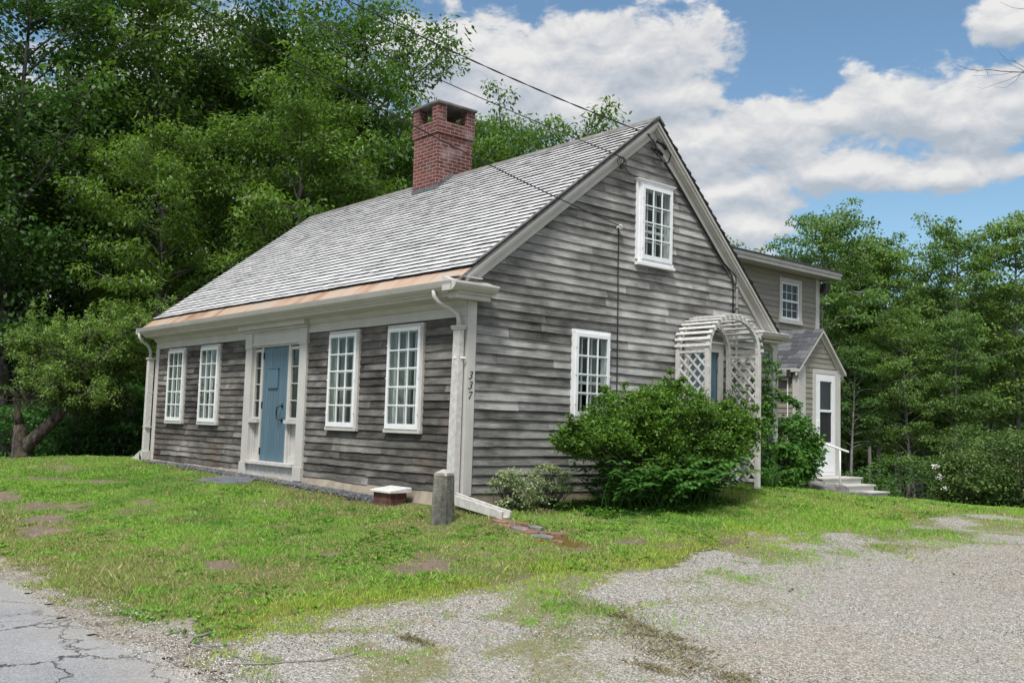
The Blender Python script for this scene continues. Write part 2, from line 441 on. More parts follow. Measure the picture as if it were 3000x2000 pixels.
# ------------------------------------------------------------ mesh helpers
OW = {}                                  # world origin of every built object's parent
def tag(o, label=None, cat=None, group=None, kind=None):
    if label: o['label'] = label
    if cat: o['category'] = cat
    if group: o['group'] = group
    if kind: o['kind'] = kind
    return o
def thing(name, loc, label, cat, group=None, kind=None):
    o = bpy.data.objects.new(name, None); o.empty_display_size = .2
    o.location = loc; COL.objects.link(o); OW[o] = Vector(loc)
    return tag(o, label, cat, group, kind)
def attach(o, parent, local=False):
    if parent is not None:
        o.parent = parent
        w = OW.get(parent, Vector((0, 0, 0)))
        if not local: o.location = -w
        OW[o] = Vector((0, 0, 0)) if not local else w
        if local: OW[o] = w
    else: OW[o] = Vector((0, 0, 0))
    COL.objects.link(o)
    return o

class MB:
    """collects shapes into one mesh; T maps local (u,d,z) to the world"""
    def __init__(s, T=None):
        s.v = []; s.f = []; s.m = []; s.r = []; s.T = T; s.rng = random.Random(7)
    def add(s, vs, fs, mi=0, r=None):
        b = len(s.v)
        if s.T: vs = [s.T(*q) for q in vs]
        s.v += [tuple(q) for q in vs]
        if r is None: r = s.rng.random()
        for k, f in enumerate(fs):
            s.f.append([b + i for i in f]); s.m.append(mi[k] if isinstance(mi, (list, tuple)) else mi); s.r.append(r)
        return s
    def box(s, a0, a1, b0, b1, c0, c1, mi=0, r=None):
        vs = [(a0, b0, c0), (a1, b0, c0), (a1, b1, c0), (a0, b1, c0), (a0, b0, c1), (a1, b0, c1), (a1, b1, c1), (a0, b1, c1)]
        return s.add(vs, [(0, 3, 2, 1), (4, 5, 6, 7), (0, 1, 5, 4), (1, 2, 6, 5), (2, 3, 7, 6), (3, 0, 4, 7)], mi, r)
    def hexa(s, vs, mi=0, r=None):
        return s.add(vs, [(0, 3, 2, 1), (4, 5, 6, 7), (0, 1, 5, 4), (1, 2, 6, 5), (2, 3, 7, 6), (3, 0, 4, 7)], mi, r)
    def prism(s, prof, fn, t0, t1, mi=0, r=None):
        """prof: closed 2-D outline, fn(a,b,t) -> point"""
        n = len(prof)
        vs = [fn(a, b, t0) for a, b in prof] + [fn(a, b, t1) for a, b in prof]
        fs = [(i, (i + 1) % n, n + (i + 1) % n, n + i) for i in range(n)] + [tuple(range(n))[::-1], tuple(range(n, 2 * n))]
        return s.add(vs, fs, mi, r)
    def tube(s, path, radii, n=8, mi=0, r=None, cap=True):
        path = [Vector(p) for p in path]
        if isinstance(radii, (int, float)): radii = [radii] * len(path)
        vs = []; fs = []
        up = Vector((0, 0, 1))
        pr = None
        for i, p in enumerate(path):
            t = (path[min(i + 1, len(path) - 1)] - path[max(i - 1, 0)])
            t = t.normalized() if t.length > 1e-9 else Vector((0, 0, 1))
            if pr is None:
                a = t.cross(up if abs(t.z) < .9 else Vector((1, 0, 0))).normalized()
            else:
                a = (pr - t * pr.dot(t));
                a = a.normalized() if a.length > 1e-6 else t.orthogonal().normalized()
            pr = a; bb = t.cross(a)
            for k in range(n):
                an = 2 * math.pi * k / n
                vs.append(tuple(p + (a * math.cos(an) + bb * math.sin(an)) * radii[i]))
        for i in range(len(path) - 1):
            for k in range(n):
                fs.append((i * n + k, i * n + (k + 1) % n, (i + 1) * n + (k + 1) % n, (i + 1) * n + k))
        if cap:
            fs.append(tuple(range(n))[::-1]); fs.append(tuple((len(path) - 1) * n + k for k in range(n)))
        return s.add(vs, fs, mi, r)
    def build(s, name, mats, parent=None, bevel=0., smooth=False, local=False):
        me = bpy.data.meshes.new(name)
        me.from_pydata(s.v, [], s.f)
        if not isinstance(mats, (list, tuple)): mats = [mats]
        for m in mats: me.materials.append(M[m] if isinstance(m, str) else m)
        me.polygons.foreach_set('material_index', s.m)
        at = me.attributes.new('rnd', 'FLOAT', 'FACE'); at.data.foreach_set('value', s.r)
        if smooth: me.polygons.foreach_set('use_smooth', [True] * len(s.f))
        me.update()
        import bmesh
        bm = bmesh.new(); bm.from_mesh(me); bmesh.ops.recalc_face_normals(bm, faces=bm.faces); bm.to_mesh(me); bm.free()
        o = bpy.data.objects.new(name, me)
        if bevel:
            md = o.modifiers.new('bevel', 'BEVEL'); md.width = bevel; md.segments = 2; md.limit_method = 'ANGLE'; md.angle_limit = rad(40)
        return attach(o, parent, local)

def npmesh(name, V, F, mats, rnd=None, parent=None, tint=None, local=False, smooth=False, midx=None):
    """fast mesh from numpy arrays, F is (n,k)"""
    me = bpy.data.meshes.new(name)
    n, k = F.shape
    me.vertices.add(len(V)); me.vertices.foreach_set('co', np.ascontiguousarray(V, np.float32).ravel())
    me.loops.add(n * k); me.loops.foreach_set('vertex_index', np.ascontiguousarray(F, np.int32).ravel())
    me.polygons.add(n); me.polygons.foreach_set('loop_start', np.arange(0, n * k, k, dtype=np.int32))
    try: me.polygons.foreach_set('loop_total', np.full(n, k, np.int32))
    except Exception: pass
    if not isinstance(mats, (list, tuple)): mats = [mats]
    for m in mats: me.materials.append(M[m] if isinstance(m, str) else m)
    if midx is not None: me.polygons.foreach_set('material_index', np.asarray(midx, np.int32))
    if smooth: me.polygons.foreach_set('use_smooth', np.ones(n, bool))
    me.update(calc_edges=True)
    if rnd is not None:
        at = me.attributes.new('rnd', 'FLOAT', 'FACE'); at.data.foreach_set('value', np.ascontiguousarray(rnd, np.float32))
    if tint is not None:                       # one colour per vertex
        at = me.attributes.new('tint', 'FLOAT_COLOR', 'POINT')
        c = np.ones((len(V), 4), np.float32); c[:, :3] = tint; at.data.foreach_set('color', c.ravel())
    o = bpy.data.objects.new(name, me)
    return attach(o, parent, local)

def hash2(ix, iy, seed):
    h = (ix.astype(np.int64) * 374761393 + iy.astype(np.int64) * 668265263 + seed * 1442695041) & 0x7fffffff
    h = ((h ^ (h >> 13)) * 1274126177) & 0x7fffffff
    return ((h ^ (h >> 16)) & 0xffff) / 65535.0
def vnoise(x, y, scale, seed=0, octs=3):
    x = np.asarray(x, float) * scale; y = np.asarray(y, float) * scale
    out = 0; amp = 1; tot = 0
    for o in range(octs):
        ix = np.floor(x); iy = np.floor(y); fx = x - ix; fy = y - iy
        fx = fx * fx * (3 - 2 * fx); fy = fy * fy * (3 - 2 * fy)
        ix = ix.astype(np.int64); iy = iy.astype(np.int64)
        a = hash2(ix, iy, seed + o); b = hash2(ix + 1, iy, seed + o); c = hash2(ix, iy + 1, seed + o); dd = hash2(ix + 1, iy + 1, seed + o)
        out = out + amp * ((a * (1 - fx) + b * fx) * (1 - fy) + (c * (1 - fx) + dd * fx) * fy)
        tot += amp; amp *= .5; x = x * 2.03; y = y * 2.03
    return out / tot
def inpoly(x, y, P):
    x = np.asarray(x, float); y = np.asarray(y, float); c = np.zeros(x.shape, bool); n = len(P)
    for i in range(n):
        x1, y1 = P[i]; x2, y2 = P[(i + 1) % n]
        if y1 == y2: continue
        k = ((y1 > y) != (y2 > y)) & (x < (x2 - x1) * (y - y1) / (y2 - y1) + x1)
        c ^= k
    return c
def segdist(x, y, P):
    d = np.full(np.asarray(x).shape, 1e9)
    for (x1, y1), (x2, y2) in zip(P[:-1], P[1:]):
        L2 = (x2 - x1) ** 2 + (y2 - y1) ** 2 + 1e-12
        t = np.clip(((x - x1) * (x2 - x1) + (y - y1) * (y2 - y1)) / L2, 0, 1)
        d = np.minimum(d, np.hypot(x - x1 - t * (x2 - x1), y - y1 - t * (y2 - y1)))
    return d

# ------------------------------------------------------------ terrain height
GC=np.array([(-10.3,0,-.04),(-10.3,-.6,-.06),(-8,-.2,-.06),(-5,0,-.10),(-2,0,-.15),(0,0,-.17),(.9,-.1,-.22),(.5,-.68,-.30),(-1.5,-.8,-.27),(-5,-1.4,-.19),
(-10.3,3,-.05),(-10.3,6,-.1),(-12,-2.5,-.16),(-13.2,-1.8,-.15),(-16,-1.5,-.30),(-20,0,-.8),(-14,3,-.3),(-12,8,-.5),(-20,8,-1.2),(-28,5,-1.6),(-16,-4,-.4),
(-12,-4.2,-.55),(-6,-3.6,-.52),(-1.1,-4.3,-.66),(1.4,-4.4,-.68),(4,-4.2,-.68),
(-30,-5,-.75),(-16,-5.6,-.72),(-8,-5.6,-.72),(0,-5.6,-.72),(6,-5.6,-.73),(10,-7,-.74),(20,-6,-.74),(0,-9,-.72),(10,-10,-.74),(-12,-9,-.72),(-30,-9,-.72),(30,-9,-.75),
(2,-1.5,-.42),(3,-2.5,-.54),(1.3,.8,-.2),(.3,1.5,-.14),(.3,3,-.08),(.65,5.3,.0),(0,7,-.06),(1.6,2.5,-.2),(2,5,-.17),(1.2,7.5,-.14),
(-.2,9.5,-.30),(-.2,11,-.34),(2.7,10.2,-.33),(1.0,10.6,-.33),(4,3,-.42),(5,0,-.55),(6,5,-.45),(8,0,-.65),(8,8,-.5),(5.5,9.5,-.36),(3.2,11,-.36),
(-1,15,-.9),(-6,12,-.6),(4,16,-.9),(10,14,-.7),(0,22,-1.5),(12,22,-1.3),(-12,18,-1.5),(-25,20,-2.0),(25,10,-.8),(25,25,-1.5),
(-60,0,-2.2),(-60,60,-3),(0,60,-2.5),(60,60,-2.5),(60,0,-1.),(60,-60,-1.2),(0,-60,-1.),(-60,-60,-1.)],float)
def _phi(d): return d*d*np.log(d+1e-9)
_n=len(GC);_K=_phi(np.linalg.norm(GC[:,None,:2]-GC[None,:,:2],axis=2))+np.eye(_n)*.02
_P=np.c_[np.ones(_n),GC[:,:2]];_A=np.zeros((_n+3,_n+3));_A[:_n,:_n]=_K;_A[:_n,_n:]=_P;_A[_n:,:_n]=_P.T
_w=np.linalg.solve(_A,np.r_[GC[:,2],0,0,0])
def gz(x,y):
    x=np.clip(np.asarray(x,float),-62,62);y=np.clip(np.asarray(y,float),-62,62)
    out=_w[_n]+_w[_n+1]*x+_w[_n+2]*y
    for i in range(_n): out=out+_w[i]*_phi(np.hypot(x-GC[i,0],y-GC[i,1]))
    return out

def lift(x, y):
    """small unevenness of the lawn"""
    return (vnoise(x, y, 1.3, 3, 4) - .5) * .06 + (vnoise(x, y, 6., 8, 2) - .5) * .015

DRIVE = [(3.55, -4.95), (3.15, -4.45), (2.80, -4.05), (2.80, -3.55), (2.95, -3.1), (3.04, -2.66), (3.15, -1.93), (3.12, -1.36), (3.5, -.35), (3.1, .77), (3.05, 1.6),
         (2.75, 2.66), (3.1, 3.58), (3.15, 5.2), (3.0, 6.6), (3.3, 8.2), (4.5, 9.3), (30, 9.5), (30, -5.1)]
DIRT = [  # (x, y, rx, ry, rot) bare soil
    (-5.9, -3.42, 1.7, .27, 0.0), (-4.3, -3.62, 1.0, .34, -.35), (-3.0, -4.02, .75, .28, -.2), (0.25, -3.30, .65, .17, 0.0), (2.22, -2.10, .42, .20, .55), (.73, -2.3, .22, .10, .2),
    (2.38, -.75, .30, .22, .9), (2.52, .15, .26, .12, 1.2), (-7.6, -2.1, 1.6, .12, .35), (-6.7, -.9, .5, .14, .2), (1.05, -.28, .35, .18, 0.), (-4.2, -2.4, .5, .1, 0.), (2.0, -1.35, .3, .1, .5)]
PATH = [(.95, -.18), (1.35, -.2), (1.75, -.25), (2.15, -.36), (2.45, -.45)]
def dirt_amount(x, y):
    n = (vnoise(x, y, 2.6, 21, 5) - .5) + .45 * (vnoise(x, y, 11., 22, 2) - .5)
    best = np.zeros(np.shape(x))
    for (cx, cy, rx, ry, a) in DIRT:
        u = ((x - cx) * math.cos(a) + (y - cy) * math.sin(a)) / rx; v = (-(x - cx) * math.sin(a) + (y - cy) * math.cos(a)) / ry
        best = np.maximum(best, np.clip((1.22 - np.hypot(u, v) + n * 2.9) * 2.0, 0, 1))
    best = np.maximum(best, np.clip((.26 - segdist(x, y, PATH) + n * .35) * 7, 0, 1))
    bare = np.clip((vnoise(x, y, 1.1, 77, 4) - .66) * 8, 0, .6) + np.clip((vnoise(x, y, 4.5, 78, 3) - .66) * 8, 0, .5)
    best = best + 0
    return np.clip(np.maximum(best, bare), 0, 1)

def weedy(x, y):
    """how far grass and moss have crept over the gravel"""
    d = segdist(x, y, DRIVE[:16])
    n = vnoise(x, y, 1.5, 91, 4); m = vnoise(x, y, .7, 92, 3)
    a = np.clip(1.35 - d / (.55 + 1.7 * m), 0, 1) * np.clip((n - .36) * 5 + np.clip(1 - d / .25, 0, 1), 0, 1)
    al = x * CAM_R[0] + y * CAM_R[1]; dp = x * CAM_F[0] + y * CAM_F[1]
    s = vnoise(al * .55, dp * 1.7, 1.0, 93, 4)
    f = np.clip((s - .44) * 8, 0, 1) * np.clip((dp + .9) / .9, 0, 1) * np.clip(1 - (d - 2.6) / 1.6, 0, 1)
    c = np.clip((n - .46) * 5, 0, 1) * np.clip(1.2 - np.hypot(x - 4.0, (y + 3.6) * .8) / 2.2, 0, .8)
    return np.clip(np.maximum(np.maximum(a, f), c * .9), 0, 1)

def coords(*parts):
    out = []
    for a, b, st in parts: out.append(np.arange(a, b - 1e-9, st))
    out.append(np.array([parts[-1][1]])); return np.unique(np.concatenate(out))
def sheet(name, xs, ys, keep, zoff, mat, tintf=None, bump=True, parent=None):
    X, Y = np.meshgrid(xs, ys, indexing='ij')
    Z = gz(X, Y) + zoff
    if bump is True: Z = Z + lift(X, Y)
    elif callable(bump): Z = Z + bump(X, Y)
    nx, ny = len(xs), len(ys)
    idx = np.arange(nx * ny).reshape(nx, ny)
    F = np.stack([idx[:-1, :-1], idx[1:, :-1], idx[1:, 1:], idx[:-1, 1:]], -1).reshape(-1, 4)
    V = np.stack([X, Y, Z], -1).reshape(-1, 3)
    if keep is not None:
        cx = V[F, 0].mean(1); cy = V[F, 1].mean(1)
        F = F[keep(cx, cy)]
        used = np.unique(F); mp = -np.ones(len(V), int); mp[used] = np.arange(len(used)); V = V[used]; F = mp[F]
    tint = tintf(V[:, 0], V[:, 1]) if tintf else None
    return npmesh(name, V, F, mat, None, parent, tint, smooth=True)

def lawn_bump(x, y):
    w = np.clip(segdist(x, y, [(-10.4, 0), (0, 0), (0, 7)]) / .8, 0, 1)
    out = lift(x, y) * w
    out[inpoly(x, y, DRIVE)] = 0
    out[y < -5.0] = 0
    return out
def ground_tint(x, y):
    n = vnoise(x, y, .8, 5, 4); n2 = vnoise(x, y, 5, 15, 3)
    c = np.array([.10, .115, .035]) + n[:, None] * np.array([.09, .06, .025])
    dm = dirt_amount(x, y)[:, None]
    c = c * (1 - dm) + dm * (np.array([.20, .160, .125]) * (.75 + .5 * n2[:, None]))
    # sandy shoulder beside the road
    sh = np.clip((-4.72 + (n2 - .5) * .5 - y) / .15, 0, 1) * (y > -20)
    sh = np.where((x > 2.2), np.maximum(sh, np.clip((-4.35 + (n2 - .5) * .5 - y) / .2, 0, 1)), sh)[:, None]
    c = c * (1 - sh) + sh * (np.array([.33, .30, .255]) * (.8 + .4 * n2[:, None]))
    # woodland floor
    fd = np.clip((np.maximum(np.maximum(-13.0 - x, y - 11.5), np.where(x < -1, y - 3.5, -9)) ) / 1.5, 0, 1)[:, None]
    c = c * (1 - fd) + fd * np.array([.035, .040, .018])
    # earth under the planting beside the gable wall
    bed = (np.clip((.95 - x) / .2, 0, 1) * (x > 0) * (y > .2) * (y < 3.7))[:, None]
    c = c * (1 - bed) + bed * np.array([.09, .065, .045])
    # mossy end of the brick path
    ms = np.clip((.33 - np.hypot((x - 2.08) / 1.25, (y + .33))) * 8 + (n2 - .5) * 2, 0, 1)[:, None]
    c = c * (1 - ms) + ms * np.array([.13, .095, .025])
    return c
xs = coords((-400, -60, 40), (-60, -18, 2), (-18, -12, .25), (-12, 4, .09), (4, 12, .4), (12, 60, 4), (60, 400, 40))
ys = coords((-400, -60, 40), (-60, -8, 4), (-8, -5.2, .4), (-5.2, 1.5, .08), (1.5, 11.5, .12), (11.5, 20, .6), (20, 60, 2.5), (60, 400, 40))
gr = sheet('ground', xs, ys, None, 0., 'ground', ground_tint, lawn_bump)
tag(gr, kind='structure')

rx = coords((-120, -20, 5), (-20, 12, .12), (12, 120, 5)); ry = coords((-12.5, -8, .6), (-8, -4.8, .08))
rd = sheet('road', rx, ry, lambda x, y: (y < -5.08 + (vnoise(x, y, 1.6, 4, 4) - .5) * .5), .012, 'asphalt', bump=False)
tag(rd, kind='structure')
dxs = coords((2.4, 9, .055), (9, 30, .6)); dys = coords((-5.2, 4, .055), (4, 10, .09))
def drv(x, y):
    j = (vnoise(x, y, 1.4, 9, 3) - .5) * .55; k = (vnoise(x, y, 5, 19, 3) - .5) * .30
    return inpoly(x + j, y + k, DRIVE)
dr = sheet('driveway', dxs, dys, drv, .010, 'gravel', lambda x, y: np.repeat(weedy(x, y)[:, None], 3, 1), bump=lambda x, y: (vnoise(x, y, .9, 44, 3) - .5) * .03 * np.clip((x - 3.2), 0, 1))
tag(dr, kind='structure')

# ------------------------------------------------------------ grass
RG = np.random.default_rng(11)
HOUSE = [(-10.45, -.18), (.12, -.18), (.12, 6.8), (-1.1, 6.8), (-1.1, 11.0), (-11, 11)]
SLAB = [(-5.45, -1.12), (-5.75, -.60), (-5.4, -.38), (-4.9, -.36), (-4.45, -.68), (-4.7, -1.08)]
def blades(name, x, y, h, w, tint, label_kind=None, lean=.6, mat='grass', zf=None):
    n = len(x)
    z = (gz(x, y) + lawn_bump(x, y) + .018 * inpoly(x, y, DRIVE)) if zf is None else zf(x, y)
    a = RG.uniform(0, 2 * np.pi, n); b = RG.uniform(0, 2 * np.pi, n)
    ln = RG.uniform(.15, 1., n) * lean * h
    P = np.stack([x, y, z - .004], -1)
    wv = np.stack([np.cos(a), np.sin(a), np.zeros(n)], -1) * w[:, None] * .5
    lv = np.stack([np.cos(b), np.sin(b), np.zeros(n)], -1) * ln[:, None]
    up = np.zeros((n, 3)); up[:, 2] = h
    V = np.stack([P - wv, P + wv, P + wv * .7 + lv * .45 + up * .6, P + lv + up * .95], 1).reshape(-1, 3)
    base = np.arange(n)[:, None] * 4
    F = base + np.array([[0, 1, 2, 3]])
    t = np.repeat(tint, 4, 0)
    return npmesh(name, V, F, mat, None, None, t)
def lawn_tint(x, y, n):
    g1 = np.array([.250, .440, .075]); g2 = np.array([.125, .290, .045]); ol = np.array([.275, .290, .110]); stw = np.array([.50, .43, .25]); yg = np.array([.36, .46, .075])
    big = vnoise(x, y, .45, 31, 3); mid = vnoise(x, y, 1.7, 32, 3); fin = vnoise(x, y, 7, 33, 2)
    r = RG.random(n)
    c = g1 + (g2 - g1) * np.clip((mid - .42) * 4 + (r - .5), 0, 1)[:, None]
    dry = np.clip((big - .45) * 4.5 + (fin - .5) * 2.8 + (mid - .5) * 1.6 + (r - .5) * .9, 0, 1)
    c = c * (1 - dry[:, None] * .75) + ol * dry[:, None] * .75
    s = (RG.random(n) < .06 + .24 * dry ** 2)
    c[s] = stw
    drvd = segdist(x, y, DRIVE[:16])
    yy = (RG.random(n) < np.where(y < 2.5, np.clip(.95 - drvd * 1.3, 0, .75), .15))
    c[yy] = yg
    c *= RG.uniform(.85, 1.38, n)[:, None]
    return c
def scatter(area, dens):
    (x0, x1, y0, y1) = area; n = int((x1 - x0) * (y1 - y0) * dens)
    return RG.uniform(x0, x1, n), RG.uniform(y0, y1, n)
gx = []; gy = []
for area, dens in (((-15.5, -9, -5.1, 3.0), 2800), ((-9, -3, -5.1, -.1), 5200), ((-3, 4.4, -5.1, .3), 8600), ((0, 4.4, .3, 5), 6800), ((-1.4, 4.4, 5, 11.6), 3000), ((4.4, 7.2, -5, 11.6), 2400)):
    a, b = scatter(area, dens); gx.append(a); gy.append(b)
gx = np.concatenate(gx); gy = np.concatenate(gy)
k = ~inpoly(gx, gy, HOUSE) & ~inpoly(gx, gy, SLAB)
edge = -4.72 + (vnoise(gx, gy, 2.2, 51, 4) - .5) * .75
edge = np.where(gx > 2.2, -4.45 + (vnoise(gx, gy, 2.2, 51, 4) - .5) * .6, edge)
ind = inpoly(gx, gy, DRIVE); dd = segdist(gx, gy, DRIVE[:16])
far_ = np.clip((gy - 1.0) / 3., 0, 1)
thin = np.where(ind, weedy(gx, gy) ** 1.4 * np.clip(vnoise(gx, gy, 9., 63, 2) * 3.0 - .95, .03, 1), 1. - .55 * np.clip(1 - dd / .35, 0, 1) * (gy < 3) * (gx > 2.2))
thin = np.where(gy < edge, np.clip(1 + (gy - edge) * 1.8, 0, 1) * np.clip((vnoise(gx, gy, 4., 62, 3) - .52) * 6, 0, .5), thin)
thin *= 1 - .975 * dirt_amount(gx, gy)
thin *= np.where((gy > -.62 + (vnoise(gx, gy, 2., 66, 3) - .5) * .3) & (gy < .1) & (gx > -9.6) & (gx < -1.2), .12, 1.)
thin *= np.where((gx > 0) & (gx < 1.0) & (gy > .2) & (gy < 3.6), .15, 1)
k &= RG.random(len(gx)) < thin
gx = gx[k]; gy = gy[k]; n = len(gx)
dist = np.hypot(gx - CAM_LOC[0], gy - CAM_LOC[1])
hh = RG.uniform(.012, .033, n) * np.where(RG.random(n) < .04, 1.7, 1.) * np.where(ind[k], .75, 1.) * (1 + .9 * np.clip((vnoise(gx, gy, 1.1, 71, 3) - .52) * 5, 0, 1))
hh *= np.where(segdist(gx, gy, [(-16, -4.3), (2.0, -4.1), (2.4, -3.4), (2.6, -2), (2.8, -.3)]) < .35, 1.6, 1.)
ww = RG.uniform(.0040, .0070, n) * np.clip(dist / 9, 1, 2.2)
lg = blades('grass', gx, gy, hh, ww, lawn_tint(gx, gy, n), lean=.85)
tag(lg, 'mown green lawn with dry and bare patches around the grey house', 'grass', kind='stuff')
print('blades', n)

# low broad-leaved weeds and clover: flat rosettes in the lawn
def rosettes(name, cx, cy, size, tint, zf=None):
    n = len(cx); Lf = 6
    a = RG.uniform(0, 2 * np.pi, (n, Lf)); L = size[:, None] * RG.uniform(.6, 1.2, (n, Lf)); W = L * RG.uniform(.28, .45, (n, Lf)); e = RG.uniform(.15, .8, (n, Lf))
    z = gz(cx, cy) + lawn_bump(cx, cy) + .012
    P = np.stack([cx, cy, z], -1)[:, None, :] + np.zeros((n, Lf, 1))
    ax = np.stack([np.cos(a), np.sin(a), e], -1); ax /= np.linalg.norm(ax, axis=2, keepdims=True)
    sd = np.stack([-np.sin(a), np.cos(a), 0 * a], -1)
    V = np.stack([P, P + ax * (L * .5)[..., None] + sd * (W * .5)[..., None], P + ax * L[..., None], P + ax * (L * .5)[..., None] - sd * (W * .5)[..., None]], 2).reshape(-1, 3)
    F = (np.arange(n * Lf)[:, None] * 4) + np.array([[0, 1, 2, 3]])
    return npmesh(name, V, F, 'grass', None, None, np.repeat(tint, Lf * 4, 0))
wx, wy = scatter((-10, 3.6, -5.0, 9.5), 210)
k = (vnoise(wx, wy, 1.6, 88, 3) > .53) & ~inpoly(wx, wy, HOUSE) & ~inpoly(wx, wy, DRIVE) & (wy > -4.75) & ~inpoly(wx, wy, SLAB) & (dirt_amount(wx, wy) < .4)
k &= ~((wx < .1) & (wy > -.5))
wx = wx[k]; wy = wy[k]
wt = np.array([.14, .30, .040]) * RG.uniform(.6, 1.35, len(wx))[:, None]
ro = rosettes('clover', wx, wy, RG.uniform(.025, .06, len(wx)), wt)
tag(ro, 'low clover and broad-leaved weeds spread through the lawn', 'clover', kind='stuff')

# ============================================================ THE HOUSE
XL, XO = -10.31, 0.0
YR, ZR, W_ = 3.41, 5.56, 6.75
SL = (5.56 - 2.64) / (3.41 + .345)          # roof slope
SLR = .93                                    # the rear slope is steeper
def rz(y): return ZR - (SL if y < YR else SLR) * abs(y - YR)      # roof surface height
house = thing('farmhouse', (-5.2, 3.4, -.15), 'old weathered grey clapboard farmhouse with a steep pale shingle roof and blue doors', 'house')

def clap(mb, mbb, z0, z1, expo, ulim, ops, seed, lens=(1.0, 2.6), wav=.004, rough=None, d0=.027, flip=1):
    rng = random.Random(seed); rs = np.random.RandomState(seed)
    k = 0; zb = z0
    while zb < z1 - 1e-6:
        zt = min(zb + expo, z1)
        a0, b0 = ulim(zb); a1, b1 = ulim(zt)
        if b0 - a0 < .02: break
        js = [a0]; u = a0 + rng.uniform(.3, lens[1])
        while u < b0 - .25: js.append(u); u += rng.uniform(*lens)
        js.append(b0)
        # waviness along this course
        ph = rng.uniform(0, 99)
        def wv(u):
            w = wav * (math.sin(u * 2.1 + ph) + .6 * math.sin(u * 5.3 + ph * 2))
            return w
        for ja, jb in zip(js[:-1], js[1:]):
            r = rng.random(); off = rng.uniform(-.004, .004); tl = rng.uniform(-.0025, .004)
            pts = {ja, jb}
            for (oa, ob, za, zb_) in ops:
                if zb_ > zb and za < zt:
                    for q in (oa, ob):
                        if ja < q < jb: pts.add(q)
            step = .42
            q = ja + step
            while q < jb - .1: pts.add(q); q += step
            pts = sorted(pts)
            brk = 0
            for a, b in zip(pts[:-1], pts[1:]):
                if b - a < .004: continue
                lo, hi = zb, zt; skip = False
                for (oa, ob, za, zb_) in ops:
                    if a >= oa - 1e-6 and b <= ob + 1e-6 and zb_ > lo and za < hi:
                        if za <= lo + .004 and zb_ >= hi - .004: skip = True
                        elif za <= lo + .004: lo = zb_
                        elif zb_ >= hi - .004: hi = za
                        else: lo = zb_
                if skip or hi - lo < .006: continue
                ea = .0028 if a == ja else 0; eb = .0028 if b == jb else 0
                ua, ub = a + ea, b - eb
                ta, tb = max(ua, a1), min(ub, b1)
                if tb < ta: ta = tb = (max(min(ua, b1), a1) + max(min(ub, b1), a1)) / 2
                wa, wb = wv(ua) + off, wv(ub) + off
                if rough: 
                    rr = rough((a + b) / 2, lo)
                    if rr > 0:
                        wa += rng.uniform(-1, .5) * rr * .022; wb += rng.uniform(-1, .5) * rr * .022
                fr0 = (lo - zb) / expo; fr1 = (hi - zb) / expo
                dB = d0 * (1 - fr0) + tl; dT = d0 * (1 - fr1) + .002
                top = hi + (.012 if hi == zt else 0)
                lba = lo + (wa if lo == zb else 0); lbb = lo + (wb if lo == zb else 0)
                mb.add([(ua, dB, lba), (ub, dB, lbb), (tb, dT, top), (ta, dT, top), (ua, 0., lba + .001), (ub, 0., lbb + .001)],
                       [(0, 1, 2, 3), (4, 5, 1, 0), (0, 3, 4), (1, 5, 2)], 0, r)
                mbb.add([(a, -.006, lo), (b, -.006, lo), (tb, -.006, hi), (ta, -.006, hi)], [(0, 1, 2, 3)])
        k += 1; zb = zt
    return mb

TF = lambda u, d, z: (u, -d, z)              # front wall: u = x, outward = -y
TG = lambda u, d, z: (d, u, z)               # gable wall: u = y, outward = +x

# openings (u0,u1,z0,z1)
FW = [(-9.575, -8.751), (-8.02, -7.19), (-3.319, -2.481), (-1.731, -.891)]
ZT, ZB = 2.208, .727
opsF = [(a + .02, b - .02, ZB + .02, ZT - .02) for a, b in FW] + [(-6.14, -4.01, -.2, 2.4)]
G1 = (3.09, 3.90, 3.325, 4.60); G2 = (1.815, 2.56, .97, 2.234)
opsG = [(a + .02, b - .02, c + .02, d - .02) for a, b, c, d in (G1, G2)] + [(4.27, 5.22, .06, 2.22)]
mf = MB(TF); mk = MB(TF)
def rgh(u, z):
    if z > .62: return 0
    return (.62 - z) * 1.5 if (u < -6.2 or u > -3.8) else 0
clap(mf, mk, .0, 2.34, .1065, lambda z: (XL + .13, -.14), opsF, 5, rough=rgh, lens=(.9, 2.4))
def halves(mb, name, mat, at, ax=0):
    """build the pieces on either side of a plane as objects of their own"""
    for sgn in (-1, 1):
        q = MB(); mp = {}
        for f, mi, r in zip(mb.f, mb.m, mb.r):
            c = sum(mb.v[i][ax] for i in f) / len(f)
            if (c - at) * sgn < 0: continue
            g2 = []
            for i in f:
                if i not in mp: mp[i] = len(q.v); q.v.append(mb.v[i])
                g2.append(mp[i])
            q.f.append(g2); q.m.append(mi); q.r.append(r)
        q.build(name, mat, house)
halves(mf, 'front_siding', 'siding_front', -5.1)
mg = MB(TG); mh = MB(TG)
def ulg(z):
    if z < 2.42: return (.11, W_ - .12)
    h = (ZR - .13 - z) / SL
    return (max(.02, YR - h), min(W_ - .02, YR + (ZR - .13 - z) / SLR))
clap(mg, mh, .0, 5.42, .119, ulg, opsG, 9, lens=(.8, 2.9), wav=.0035)
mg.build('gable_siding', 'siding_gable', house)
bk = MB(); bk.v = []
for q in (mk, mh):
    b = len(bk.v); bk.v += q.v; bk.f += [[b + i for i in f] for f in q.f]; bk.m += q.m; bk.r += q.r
bk.build('sheathing', 'backing', house)
